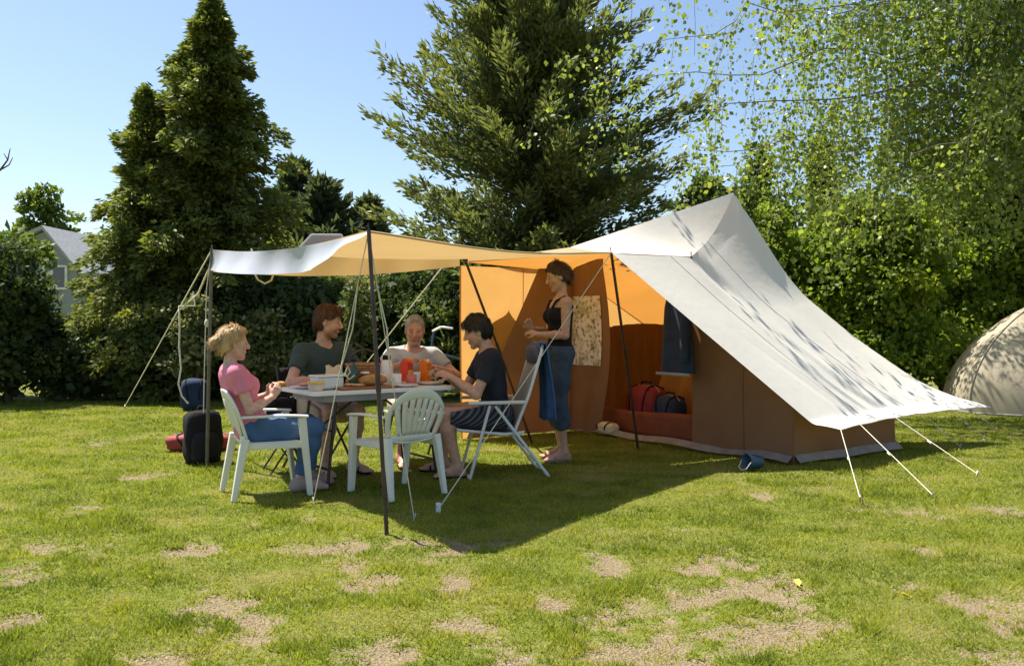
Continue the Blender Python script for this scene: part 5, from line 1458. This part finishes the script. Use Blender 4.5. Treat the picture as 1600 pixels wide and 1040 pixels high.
tshirt(I, M['navyt'], 0.62, -0.10, 0.07, seed=11)
trousers(I, M['plaid'], thigh=0.90, seed=12, name='shorts', flare=0.02)
hair_cap(I, M['hair_dark'], 0.017, 0.045, -0.075, seed=13, extra=[('cap', (0.07, -0.045, 0.085), (0.072, 0.045, 0.08), 0.024, 0.024)])
sandals(I, M['black'])

# woman standing by the tent door
I = person('woman in a black tank top and rolled jeans standing by the tent door', (0.42, 7.68, 0), R(196), dict(
    s=1.005, fem=True, bulk=1.03, pel=(0, 0, 0.945), lean=-2, hyaw=-6, hpitch=18, hoff=(0.045, 0, 0.0), skin=SK3, haircol=(0.04, 0.02, 0.012), armk=1.1, legk=0.90,
    armL=dict(w=(0.20, 0.02, 1.12), hint=(-0.5, 0.5, -1), dir=(0.75, -0.5, 0.25), curl=45, pn=(0, -0.6, -0.6)), armR=dict(w=(0.22, -0.10, 1.17), hint=(-0.4, -0.6, -1), dir=(0.6, 0.3, 0.8), curl=45, pn=(0, 0.7, -0.5)),
    legL=dict(a=(-0.01, 0.10, 0.085), toe=(1, 0.12, 0), hint=(1, 0, 0.05)), legR=dict(a=(-0.06, -0.10, 0.085), toe=(1, -0.15, 0), hint=(1, 0, 0.05))))
H = I['H']; up, fw, lat = I['up'], I['fw'], I['lat']; ch = I['chest']
garment(I, 'tank_top', M['blackt'], ['torso', 'pelvis'], 0.010, {}, [(I['pel'] + up * 0.0, -up), (ch + up * 0.055 + fw * 0.0, nrm(up + fw * 0.10))], wr=0.006, freq=14, seed=14,)
for sg in (-1, 1):
    b = MB(); b.tube([ch + fw * 0.105 + up * 0.04 + lat * 0.065 * sg, ch + fw * 0.075 + up * 0.105 + lat * 0.085 * sg, ch + up * 0.145 + lat * 0.092 * sg, ch - fw * 0.055 + up * 0.12 + lat * 0.08 * sg, ch - fw * 0.09 + up * 0.045 + lat * 0.06 * sg], 0.011, 7); b.build('strap', M['blackt'], I['t'])
trousers(I, M['jeans2'], shin=0.52, seed=15, name='jeans', waist=0.075, inflate=0.012, flare=0.010, wr=0.014)
hair_cap(I, M['hair_brown'], 0.013, 0.062, -0.055, seed=16, flow_back=0.8, extra=[('ell', (-0.115, 0, -0.01), (0.03, 0.04, 0.05))])
sandals(I, mat_plain('tan_sandal', (0.30, 0.20, 0.13), 0.7))
STAND = I

# ------------------------------------------------------------------ furniture
def make_garden_chair(label, loc, rotz, group):
    t = thing('garden_chair', label, 'chair', loc, rotz, group)
    pl = M['plastic']
    def seat(s, q):
        x = -0.20 + 0.43 * s; y = (q - 0.5) * 2 * (0.185 + 0.03 * s)
        dz = -0.02 * math.cos((q - 0.5) * math.pi) * (1 - 0.6 * s) - 0.03 * max(0, (s - 0.85) / 0.15) ** 2 + 0.015 * max(0, (0.15 - s) / 0.15)
        return (x, y, 0.385 + dz)
    b = MB(); b.grid(seat, 14, 12); b.build('seat', pl, t, solid=0.012)
    b = MB(); b.bar((0.225, -0.21, 0.355), (0.225, 0.21, 0.355), 0.012, 0.05); b.bar((-0.19, -0.20, 0.365), (0.22, -0.225, 0.36), 0.012, 0.045); b.bar((-0.19, 0.20, 0.365), (0.22, 0.225, 0.36), 0.012, 0.045); b.build('apron', pl, t, bevel=0.004)
    for sg in (-1, 1):
        b = MB(); b.bar((0.25, 0.235 * sg, 0), (0.185, 0.245 * sg, 0.555), 0.030, 0.036, (1, 0, 0), 0.045, 0.055)
        b.bar((0.238, 0.222 * sg, 0), (0.20, 0.225 * sg, 0.36), 0.012, 0.035, (0, 1, 0), 0.02, 0.04); b.build('leg', pl, t, bevel=0.006)
        b = MB(); b.bar((-0.275, 0.225 * sg, 0), (-0.195, 0.205 * sg, 0.42), 0.032, 0.036, (1, 0, 0), 0.05, 0.058); b.build('leg', pl, t, bevel=0.006)
        b = MB(); n = 12
        pts = [(0.225 - 0.45 * i / n, (0.250 - 0.012 * i / n) * sg, 0.560 + 0.012 * math.sin(math.pi * i / n) + 0.03 * max(0, i / n - 0.7)) for i in range(n + 1)]
        V, Fs = [], []
        for i, p in enumerate(pts):
            w = 0.030 - 0.006 * (i / n)
            for (dy, dz) in ((-w, -0.006), (-w * 0.9, 0.006), (0, 0.011), (w * 0.9, 0.006), (w, -0.006), (0, -0.004)): V.append((p[0], p[1] + dy, p[2] + dz))
        for i in range(n):
            for k in range(6): Fs.append((i * 6 + k, i * 6 + (k + 1) % 6, i * 6 + 6 + (k + 1) % 6, i * 6 + 6 + k))
        b.add(V, Fs, True); b.add(V[:6], [tuple(range(6))[::-1]]); b.add(V[-6:], [tuple(range(6))]); b.build('armrest', pl, t)
    def bk(a, q):
        return Vector((-0.195 - 0.115 * q + 0.055 * a * a * (0.4 + 0.6 * q), a * (0.195 + 0.045 * math.sin(min(1, q) * math.pi * 0.7)), 0.395 + q * 0.365 - 0.13 * (abs(a) ** 2.6) * q))
    b = MB()
    b.grid(lambda s, q: bk(2 * s - 1, 0.80 + 0.20 * q), 18, 3); b.grid(lambda s, q: bk(2 * s - 1, -0.03 + 0.15 * q), 18, 2)
    for sg in (-1, 1): b.grid(lambda s, q: bk(sg * (0.86 + 0.14 * s), 0.10 + 0.72 * q), 2, 10)
    b.build('backrest', pl, t, solid=0.014)
    for i in range(7):
        a = (i - 3) * 0.235; b = MB()
        b.grid(lambda s, q: bk(a * (0.80 + 0.2 * q) + (s - 0.5) * 0.15, 0.115 + 0.70 * q) + Vector((-0.003, 0, 0)), 2, 8); b.build('slat', pl, t, solid=0.010)
    return t
gc1 = make_garden_chair('white plastic garden chair under the woman in pink', (CH1[0], CH1[1], 0), ch1_rot, 'white plastic garden chairs')
gc2 = copy_tree(gc1); gc2.location = (-0.83, 6.22, 0); gc2.rotation_euler = (0, 0, math.atan2(UU[1], UU[0]) + R(6))
gc2['label'] = 'empty white plastic garden chair with slatted back turned to the camera'

# the table
TC = (-1.13, 6.80)
def tloc(x, y, z=0.722): return (TC[0] + VV[0] * x + UU[0] * y, TC[1] + VV[1] * x + UU[1] * y, z)
t = thing('table', 'white folding camping table laid for breakfast under the awning', 'table', (TC[0], TC[1], 0), AV)
V, n = [], 8
b = MB(); ring = []
for (sx, sy, a0) in ((1, 1, 0), (-1, 1, 90), (-1, -1, 180), (1, -1, 270)):
    for i in range(n): a = R(a0 + 90 * i / (n - 1)); ring.append((sx * 0.53 + 0.07 * math.cos(a), sy * 0.28 + 0.07 * math.sin(a)))
N = len(ring); V = [(x, y, 0.690) for x, y in ring] + [(x, y, 0.720) for x, y in ring]
b.add(V, [tuple(range(N))[::-1], tuple(range(N, 2 * N))] + [(i, (i + 1) % N, N + (i + 1) % N, N + i) for i in range(N)])
b.build('tabletop', M['table_white'], t, bevel=0.006)
b = MB(); b.box((0, -0.29, 0.665), (1.0, 0.02, 0.05)); b.box((0, 0.29, 0.665), (1.0, 0.02, 0.05)); b.box((-0.5, 0, 0.665), (0.02, 0.56, 0.05)); b.box((0.5, 0, 0.665), (0.02, 0.56, 0.05)); b.build('apron', M['mesh_grey'], t)
for sx in (-1, 1):
    for sy in (-1, 1):
        b = MB(); b.tube([(0.38 * sx, 0.25 * sy, 0.67), (0.46 * sx, 0.27 * sy, 0.0)], 0.0125, 8); b.build('leg', M['dark_metal'], t)
    b = MB(); b.tube([(0.445 * sx, -0.265, 0.14), (0.445 * sx, 0.265, 0.14)], 0.010, 6); b.build('stretcher', M['dark_metal'], t)
    b = MB(); b.tube([(0.06 * sx, 0.0, 0.67), (0.41 * sx, 0.0, 0.42), ], 0.009, 6); b.tube([(0.41 * sx, -0.255, 0.42), (0.41 * sx, 0.255, 0.42)], 0.009, 6); b.build('brace', M['dark_metal'], t)

# reclining camping chair
t = thing('camping_chair', 'reclining camping chair with white tube frame and grey mesh fabric under the dark-haired man', 'chair', (CC[0], CC[1], 0), cc_rot)
fr = M['frame_white']
for sg in (-1, 1):
    y = 0.265 * sg
    b = MB(); b.tube([(0.12, y, 0.575), (0.275, y, 0.012)], 0.0125, 8); b.tube([(0.275, y * 1.02, 0.012), (0.275, y * 0.4, 0.012)], 0.0125, 8); b.build('leg', fr, t)
    b = MB(); b.tube([(0.075, y * 0.95, 0.57), (-0.35, y * 0.95, 0.012)], 0.0125, 8); b.tube([(-0.35, y * 0.95, 0.012), (-0.35, y * 0.4, 0.012)], 0.0125, 8); b.build('leg', fr, t)
    b = MB(); b.tube([(0.36, y * 0.86, 0.385), (0.0, y * 0.86, 0.345), (-0.16, y * 0.86, 0.36)], 0.0125, 8); b.build('seat_rail', fr, t)
    b = MB(); b.tube([(-0.08, y * 0.86, 0.36), (-0.20, y * 0.86, 0.66), (-0.30, y * 0.86, 1.00), (-0.315, y * 0.6, 1.05)], 0.0125, 8); b.build('back_rail', fr, t)
    b = MB(); b.bar((0.29, y * 1.04, 0.597), (-0.16, y * 1.04, 0.600), 0.05, 0.026); b.build('armrest', fr, t, bevel=0.010)
b = MB(); b.tube([(-0.315, -0.16, 1.05), (-0.315, 0.16, 1.05)], 0.0125, 8); b.tube([(0.36, -0.23, 0.385), (0.36, 0.23, 0.385)], 0.0125, 8); b.tube([(-0.27, -0.25, 0.12), (-0.27, 0.25, 0.12)], 0.010, 8); b.build('crossbar', fr, t)
b = MB(); b.grid(lambda s, q: (-0.10 + 0.46 * s, (q - 0.5) * 0.45, 0.350 + 0.035 * s - 0.035 * math.sin(math.pi * q) * math.sin(math.pi * s)), 10, 8); b.build('seat', M['mesh_grey'], t, solid=0.006)
b = MB(); b.grid(lambda s, q: (-0.09 - 0.225 * q ** 0.95, (s - 0.5) * 0.45, 0.38 + 0.66 * q), 8, 14); b.build('backrest', M['mesh_grey'], t, solid=0.006)
b = MB(); b.ell((-0.275, 0, 0.965), (0.035, 0.215, 0.075), 14, 8, fn=lambda q: (abs(q.y) ** 4 + abs(q.z) ** 4 + abs(q.x) ** 4) ** -0.25); b.build('headrest', mat_plain('headrest_plum', (0.09, 0.08, 0.13), 0.8), t)
# blue towel over its back
tw_ = thing('towel', 'blue towel hung over the back of the reclining chair', 'towel', (CC[0] - 0.0, CC[1], 0), cc_rot)
def towel(s, q):
    y = 0.21 - 0.36 * s
    if q < 0.15: return (-0.29 + 0.02 * q, y, 0.93 + 0.16 * q / 0.15 * 0.9)
    f = (q - 0.15) / 0.85
    return (-0.335 - 0.055 * math.sin(f * 1.6) - 0.022 * math.sin(s * 16 + f) * (0.3 + f) , y * (1 + 0.12 * f), 1.075 - 0.64 * f + 0.02 * math.sin(6 * s))
b = MB(); b.grid(towel, 26, 22); b.build('towel_cloth', M['blue'], tw_, solid=0.008)

def folding_chair(label, loc, rotz, seat_mat):
    t = thing('folding_chair', label, 'chair', loc, rotz, 'folding chairs behind the table')
    b = MB(); b.box((0, 0, 0.425), (0.42, 0.44, 0.02)); b.build('seat', seat_mat, t, bevel=0.006)
    b = MB(); b.grid(lambda s, q: (-0.215 - 0.08 * q - 0.03 * math.sin(math.pi * s), (s - 0.5) * 0.44, 0.56 + 0.28 * q), 8, 5); b.build('backrest', seat_mat, t, solid=0.008)
    for sg in (-1, 1):
        b = MB(); b.tube([(-0.305, 0.225 * sg, 0.86), (-0.20, 0.225 * sg, 0.43), (0.22, 0.225 * sg, 0.0)], 0.011, 7); b.build('leg', M['dark_metal'], t)
        b = MB(); b.tube([(0.20, 0.205 * sg, 0.42), (-0.24, 0.205 * sg, 0.0)], 0.011, 7); b.build('leg', M['dark_metal'], t)
    return t
folding_chair('dark folding chair under the man in the green t-shirt', (-1.62, 7.22, 0), R(-50), M['black'])
folding_chair('grey folding chair under the grey-haired man', (-0.90, 7.72, 0), R(-72), M['mesh_grey'])

# ------------------------------------------------------------------ breakfast on the table
def tthing(name, label, cat, x, y, rz=0, z=0.7215, group=None): return thing(name, label, cat, tloc(x, y, z), AV + R(rz), group)
t = tthing('cutting_board', 'brown wooden bread board along the near table edge', 'board', -0.14, -0.20, 3)
b = MB(); b.box((0, 0, 0.009), (0.46, 0.22, 0.018)); b.build('board_panel', M['board'], t, bevel=0.004)
t = tthing('bread_loaf', 'crusty brown bread loaf cut open on the wooden board', 'bread', -0.05, -0.19, 12, 0.7405)
b = MB(); b.ell((0, 0, 0.042), (0.13, 0.055, 0.045), 18, 10, fn=lambda q: 1 + 0.04 * math.sin(q.x * 14)); b.build('crust', M['bread'], t)
b = MB(); b.lathe((0.112, 0, 0.042), [(0.001, 0), (0.026, 0), (0.026, 0.012), (0.001, 0.012)], 14, axis=(1, 0, 0)); b.build('crumb', M['cream'], t)
for k, (x, y) in enumerate([(-0.24, -0.17), (-0.20, -0.24)]):
    o = tthing('bread_slice', ['bread slice lying flat on the left half of the board', 'bread slice nearest the table edge on the board'][k], 'bread', x, y, 20 * k, 0.7405, 'bread slices')
    b = MB(); b.lathe((0, 0, 0), [(0.04, 0), (0.05, 0.003), (0.05, 0.013), (0.042, 0.016)], 14); b.build('slice_crust', M['bread'], o)
    b = MB(); b.lathe((0, 0, 0.0165), [(0.040, 0), (0.038, 0.002)], 14); b.build('crumb', M['cream'], o)
t = tthing('food_box', 'clear lidded food box left of the bread board', 'box', -0.40, -0.12, 8)
b = MB(); b.box((0, 0, 0.05), (0.21, 0.15, 0.09)); b.build('box_body', M['glassy'], t, bevel=0.015)
b = MB(); b.box((0, 0, 0.102), (0.22, 0.16, 0.014)); b.build('lid', M['white'], t, bevel=0.005)
def plate(label, x, y, food=None, r=0.11):
    t = tthing('plate', label, 'plate', x, y, 0, group='white plates'); b = MB()
    b.lathe((0, 0, 0), [(r * 0.55, 0), (r * 0.62, 0.006), (r, 0.017), (r, 0.021), (r * 0.6, 0.011), (0.001, 0.009)], 24); b.build('dish', M['white'], t)
    return t
plate('white plate with pink ham before the man in green', -0.50, 0.06)
o = tthing('ham', 'folded slices of pink ham on the leftmost plate', 'ham', -0.50, 0.06, 0, 0.733)
b = MB()
for k in range(4): b.ell((0.02 * math.cos(k * 1.7), 0.03 * math.sin(k * 1.7), 0.012 + 0.004 * k), (0.055, 0.035, 0.012), 12, 6, M=Matrix.Rotation(k * 0.8, 3, 'Z'), fn=lambda q: 1 + 0.1 * math.sin(5 * q.x + 3 * q.y))
b.build('slice', M['ham'], o)
plate('white plate set before the empty garden chair', 0.20, -0.22)
plate('white plate in front of the grey-haired man', 0.38, 0.22)
plate('white plate at the right table end by the dark-haired man', 0.50, -0.10)
t = tthing('butter_tub', 'cream butter tub at the left corner of the table', 'tub', -0.52, -0.20, 10)
b = MB(); b.lathe((0, 0, 0), [(0.05, 0), (0.06, 0.055), (0.001, 0.055)], 16); b.build('tub_body', M['cream'], t)
b = MB(); b.lathe((0, 0, 0.0555), [(0.064, 0), (0.064, 0.01), (0.001, 0.011)], 16); b.build('lid', M['yellow'], t)
t = tthing('bottle', 'dark green bottle standing near the wicker basket', 'bottle', -0.10, 0.06)
b = MB(); b.lathe((0, 0, 0), [(0.036, 0), (0.038, 0.01), (0.038, 0.12), (0.015, 0.165), (0.014, 0.19)], 16); b.build('bottle_body', M['greenb'], t)
b = MB(); b.lathe((0, 0, 0.19), [(0.017, 0), (0.017, 0.02), (0.001, 0.021)], 12); b.build('cap', M['black'], t)
t = tthing('wicker_basket', 'brown wicker bread basket with arched handle at the far side of the table', 'basket', 0.08, 0.24, 10)
b = MB()
for i in range(8):
    z = 0.015 + i * 0.021; r = 1 + 0.035 * i
    b.tube([(0.13 * r * math.cos(a), 0.095 * r * math.sin(a), z) for a in [2 * math.pi * k / 24 for k in range(25)]], 0.0115, 5, cap=False)
b.lathe((0, 0, 0.004), [(0.12, 0), (0.12, 0.008)], 16); b.build('weave', M['wicker'], t)
b = MB(); b.tube([(-0.155 * math.cos(math.pi * k / 10), 0, 0.16 + 0.12 * math.sin(math.pi * k / 10)) for k in range(11)], 0.010, 6); b.build('handle', M['dark_metal'], t)
def mug(label, x, y, mat, rz=0, h=0.095, r=0.041, nm='mug'):
    t = tthing(nm, label, nm, x, y, rz, group='cups on the table')
    b = MB(); b.lathe((0, 0, 0), [(r * 0.8, 0), (r, 0.008), (r, h), (r * 0.9, h), (r * 0.88, 0.012), (0.001, 0.011)], 18); b.build('cup_body', mat, t)
    b = MB(); b.tube([(r * 0.95 + 0.025 * math.sin(math.pi * k / 6), 0, h * 0.22 + h * 0.56 * k / 6) for k in range(7)], 0.005, 6); b.build('handle', mat, t)
mug('white mug just right of the slim front pole', 0.10, -0.02, M['white'], 60)
mug('white mug between the bread and the orange carton', 0.20, -0.09, M['white'], 200)
mug('pink-red cup in front of the orange carton', 0.33, -0.10, mat_plain('cup_pink', (0.62, 0.16, 0.14), 0.3), 120, 0.085)
mug('white cup near the ham plate', -0.34, 0.14, M['white'], 20, 0.08)
def carton(label, x, y, mat, cap, h=0.20, nm='juice_carton'):
    t = tthing(nm, label, 'carton', x, y, 25, group='drink cartons')
    b = MB(); w = 0.038
    V = [(sx * w, sy * w, z) for z in (0, h * 0.82) for sx, sy in ((-1, -1), (1, -1), (1, 1), (-1, 1))] + [(-w, -0.004, h), (w, -0.004, h), (w, 0.004, h), (-w, 0.004, h)]
    b.add(V, [(3, 2, 1, 0), (0, 1, 5, 4), (1, 2, 6, 5), (2, 3, 7, 6), (3, 0, 4, 7), (4, 5, 9, 8), (5, 6, 10, 9), (6, 7, 11, 10), (7, 4, 8, 11), (8, 9, 10, 11)]); b.build('carton_body', mat, t, bevel=0.002)
    b = MB(); b.lathe((0, -0.022, h * 0.89), [(0.013, 0), (0.013, 0.018), (0.001, 0.019)], 12, axis=(0, -0.75, 0.66)); b.build('cap', cap, t)
    b = MB(); b.box((0, -w - 0.0008, h * 0.42), (w * 1.5, 0.0012, h * 0.25)); b.build('label_band', M['yellow'], t)
carton('red-orange carton standing before the grey-haired man', 0.36, 0.04, M['redplastic'], M['orange'], 0.21)
carton('orange carton at the right end by the hands of the dark-haired man', 0.545, 0.06, M['orange'], M['white'], 0.20)
def jar(label, x, y, mat, lidm, h=0.09, r=0.034):
    t = tthing('jar', label, 'jar', x, y, 0, group='jars on the table')
    b = MB(); b.lathe((0, 0, 0), [(r * 0.9, 0), (r, 0.006), (r, h * 0.8), (r * 0.85, h * 0.88)], 16); b.build('jar_body', mat, t)
    b = MB(); b.lathe((0, 0, h * 0.88), [(r * 0.92, 0), (r * 0.92, 0.015), (0.001, 0.016)], 16); b.build('lid', lidm, t)
jar('dark red jam jar right of the red-orange carton', 0.47, 0.10, M['darkred'], M['black'])
jar('brown spread jar with white lid beside the green bottle', 0.0, 0.06, mat_plain('spread', (0.10, 0.04, 0.02), 0.3), M['white'], 0.11, 0.038)
jar('yellow mustard jar left of the green bottle', -0.20, 0.12, M['yellow'], M['white'], 0.08)
def glass(label, x, y):
    t = tthing('glass', label, 'glass', x, y, 0, group='glasses on the table'); b = MB()
    b.lathe((0, 0, 0), [(0.026, 0), (0.033, 0.10), (0.031, 0.10), (0.024, 0.008), (0.001, 0.007)], 16); b.build('glass_body', M['glassy'], t)
glass('small clear glass by the left white mug', 0.05, -0.10); glass('small clear glass beside the jam jar', 0.42, -0.02)
t = tthing('napkin_stack', 'white paper napkins stacked in the middle of the table', 'napkins', 0.26, -0.02, 15)
b = MB()
for k in range(5): b.box((0.003 * k, -0.002 * k, 0.003 + 0.005 * k), (0.13, 0.13, 0.004), 0.08 * k)
b.build('paper', M['white'], t)
t = tthing('thermos_jug', 'tall white insulated jug at the far side between the two men', 'jug', 0.22, 0.12, 40)
b = MB(); b.lathe((0, 0, 0), [(0.05, 0), (0.054, 0.01), (0.054, 0.14), (0.042, 0.185), (0.03, 0.20)], 18); b.build('jug_body', M['white'], t)
b = MB(); b.lathe((0, 0, 0.20), [(0.034, 0), (0.034, 0.03), (0.02, 0.036), (0.001, 0.036)], 14); b.build('lid', M['black'], t)
b = MB(); b.tube([(0.05 + 0.035 * math.sin(math.pi * k / 6), 0, 0.05 + 0.12 * k / 6) for k in range(7)], 0.007, 6); b.build('handle', M['black'], t)
t = tthing('paper_bag', 'crumpled pale paper bread bag left of the green bottle', 'bag', -0.26, 0.08, 15)
b = MB(); b.grid(lambda a, q: (0.075 * math.cos(2 * math.pi * a) * (1 + 0.12 * math.sin(6 * math.pi * a + 3 * q)), 0.05 * math.sin(2 * math.pi * a) * (1 + 0.1 * math.sin(10 * math.pi * a)) * (1 - 0.5 * q), 0.002 + 0.16 * q + 0.012 * q * math.sin(8 * math.pi * a)), 28, 8); b.build('paper', M['cream'], t, solid=0.002)
t = tthing('bowl', 'white empty bowl near the right end of the table', 'bowl', 0.30, 0.16)
b = MB(); b.lathe((0, 0, 0), [(0.035, 0), (0.05, 0.012), (0.085, 0.055), (0.082, 0.055), (0.045, 0.016), (0.001, 0.014)], 20); b.build('bowl_body', M['white'], t)
# what the hands hold
def held(name, label, cat, I, shape, mat, off):
    w = (np.array(I['arm']['L'][2]) + np.array(I['arm']['R'][2])) / 2 + np.array(off)
    r = I['t']; c, s = math.cos(r.rotation_euler[2]), math.sin(r.rotation_euler[2])
    t = thing(name, label, cat, (r.location.x + c * w[0] - s * w[1], r.location.y + s * w[0] + c * w[1], w[2]), r.rotation_euler[2])
    shape.build(name + '_body', mat, t); return t
held('bread_roll', 'small bread roll held up by the woman in pink', 'bread', SANDW[0], MB().ell((0, 0, 0), (0.045, 0.032, 0.022), 12, 8), M['bread'], (0.075, 0, 0.08))


# ------------------------------------------------------------------ on the grass
g = ground_at(317, 722)
t = thing('backpack', 'black backpack standing on the grass left of the woman in pink', 'backpack', (g.x, g.y, 0), R(-60))
fnb = lambda q: (abs(q.x) ** 5.5 + abs(q.y) ** 5.5 + abs(q.z) ** 5.5) ** (-1 / 5.5) * (1 + 0.05 * math.sin(7 * q.z + 4 * q.x))
b = MB(); b.ell((0, 0, 0.225), (0.12, 0.155, 0.225), 20, 16, fn=fnb); b.build('bag_body', M['black'], t)
b = MB(); b.ell((0.105, 0, 0.15), (0.06, 0.115, 0.125), 16, 12, fn=fnb); b.build('pocket', mat_plain('backpack_pocket', (0.016, 0.016, 0.019), 0.8, bump=0.3, spec=0.2), t)
b = MB(); b.tube([(-0.02, -0.05, 0.44), (-0.02, -0.03, 0.49), (-0.02, 0.03, 0.49), (-0.02, 0.05, 0.44)], 0.009, 6); b.build('handle', M['black'], t)
for sg in (-1, 1):
    b = MB(); b.tube([(-0.10, 0.07 * sg, 0.40), (-0.165, 0.08 * sg, 0.30), (-0.16, 0.10 * sg, 0.14), (-0.11, 0.12 * sg, 0.05)], 0.014, 7); b.build('strap', M['black'], t)
g = ground_at(313, 703)
softbag('red_bag', 'low red bag lying on the grass behind the black backpack', (g.x, g.y, 0.0), (0.62, 0.30, 0.16), M['red'], R(5), seed=11)
g = ground_at(437, 742)
st = thing('stool', 'small dark folding stool between the woman in pink and the table', 'stool', (g.x - 0.02, g.y + 0.18, 0), R(30))
b = MB(); b.box((0, 0, 0.40), (0.30, 0.28, 0.02)); b.build('seat', M['navy'], st, bevel=0.005)
for sy in (-1, 1):
    for sg in (-1, 1):
        b = MB(); b.tube([(0.13 * sg, 0.13 * sy, 0.39), (-0.14 * sg, 0.13 * sy, 0.0)], 0.008, 6); b.build('leg', M['dark_metal'], st)
softbag('camera_bag', 'black shoulder bag lying on the small stool by the table', (g.x - 0.02, g.y + 0.18, 0.412), (0.27, 0.18, 0.19), M['black'], R(20), seed=12)
X, d = (303 - 800) / F * 12.2, 12.2
softbag('blue_sack', 'dark blue sack lying at the foot of the hedge behind the woman in pink', (X, d, 0), (0.36, 0.34, 0.44), M['sack'], 0.3, seed=13, handle=False)

# bicycle behind the grey-haired man
bkx, bkd = (715 - 800) / F * 10.6, 10.6
bi = thing('bicycle', 'parked bicycle with white handlebar behind the grey-haired man', 'bicycle', (bkx, bkd, 0), R(188))
for wx_ in (-0.52, 0.52):
    b = MB(); b.tube([(wx_ + 0.335 * math.cos(a), 0, 0.345 + 0.335 * math.sin(a)) for a in [2 * math.pi * k / 28 for k in range(29)]], 0.016, 6, cap=False); w_ = b.build('wheel', M['rubber'], bi)
    b = MB(); b.tube([(wx_ + 0.315 * math.cos(a), 0, 0.345 + 0.315 * math.sin(a)) for a in [2 * math.pi * k / 28 for k in range(29)]], 0.009, 5, cap=False); b.build('rim', M['peg'], w_)
    b = MB()
    for k in range(14): a = 2 * math.pi * k / 14; b.tube([(wx_, 0.01 * (-1) ** k, 0.345), (wx_ + 0.31 * math.cos(a), 0, 0.345 + 0.31 * math.sin(a))], 0.0016, 3, cap=False)
    b.build('spokes', M['peg'], w_)
b = MB(); fm = mat_plain('bike_frame', (0.05, 0.09, 0.16), 0.35, metal=0.3)
for a, c in [((-0.52, 0.03, 0.345), (-0.10, 0, 0.32)), ((-0.52, 0.03, 0.345), (-0.22, 0, 0.80)), ((-0.10, 0, 0.32), (-0.26, 0, 0.98)), ((-0.10, 0, 0.32), (0.34, 0, 0.82)), ((-0.20, 0, 0.74), (0.33, 0, 0.88)), ((0.32, 0, 0.95), (0.52, 0.03, 0.345)), ((0.32, 0, 0.92), (0.29, 0, 1.12))]: b.tube([a, c], 0.016, 7)
b.build('frame', fm, bi)
b = MB(); b.ell((-0.27, 0, 1.0), (0.14, 0.08, 0.035), 14, 8, fn=lambda q: 1 - 0.25 * max(0, q.x)); b.build('saddle', M['black'], bi)
b = MB(); b.tube([(0.08, -0.28, 1.16), (0.20, -0.26, 1.18), (0.30, -0.08, 1.13), (0.30, 0.08, 1.13), (0.20, 0.26, 1.18), (0.08, 0.28, 1.16)], 0.013, 7); b.build('handlebar', M['frame_white'], bi)
b = MB(); b.box((-0.56, 0, 0.74), (0.34, 0.14, 0.02)); b.tube([(-0.66, 0.05, 0.73), (-0.53, 0.05, 0.36)], 0.006, 5); b.tube([(-0.66, -0.05, 0.73), (-0.53, -0.05, 0.36)], 0.006, 5); b.build('carrier', M['dark_metal'], bi)
tb = thing('pannier_bag', 'blue bag on the carrier of the parked bicycle', 'bag', (bkx + 0.56, bkd, 0.755), R(188))
b = MB(); b.ell((0, 0, 0.19), (0.17, 0.14, 0.19), 16, 12, fn=fnb); b.build('bag_body', M['bluebag'], tb)
b = MB(); b.tube([(-0.10, 0, 0.36), (-0.05, 0, 0.42), (0.05, 0, 0.42), (0.10, 0, 0.36)], 0.010, 6); b.build('handle', M['white'], tb)
# fallen leaves
lm = mat_plain('fallen_leaf', (0.70, 0.55, 0.08), 0.7, var=0.2)
for k, (x, y, sc) in enumerate([(1245, 911, 0.55), (1415, 935, 0.3)]):
    g = ground_at(x, y); z = float(height_field(np.array([g.x]), np.array([g.y]))[0]) + 0.010
    b = MB(); w = 0.035 * sc
    b.add([(0, -w * 1.6, 0.0), (w, -w * 0.3, 0.012), (w * 0.6, w, 0.018), (0, w * 1.7, 0.006), (-w * 0.6, w, 0.014), (-w, -w * 0.3, 0.010), (0, 0, 0.0)], [(0, 1, 6), (1, 2, 6), (2, 3, 6), (3, 4, 6), (4, 5, 6), (5, 0, 6)], True)
    b.tube([(0, -w * 1.6, 0.0), (0.004, -w * 2.6, 0.006)], 0.0015, 4)
    o = b.build('fallen_leaf', lm); o.location = (g.x, g.y, z); o.rotation_euler = (0.1, 0.15, k * 1.3)
    tag(o, ['yellow fallen leaf beside the largest bare patch', 'small yellow leaf on a bare strip at the right', 'pale leaf on the bare soil at the bottom edge', 'small pale leaf on the grass beyond the peg'][k], 'leaf', 'fallen leaves on the lawn')
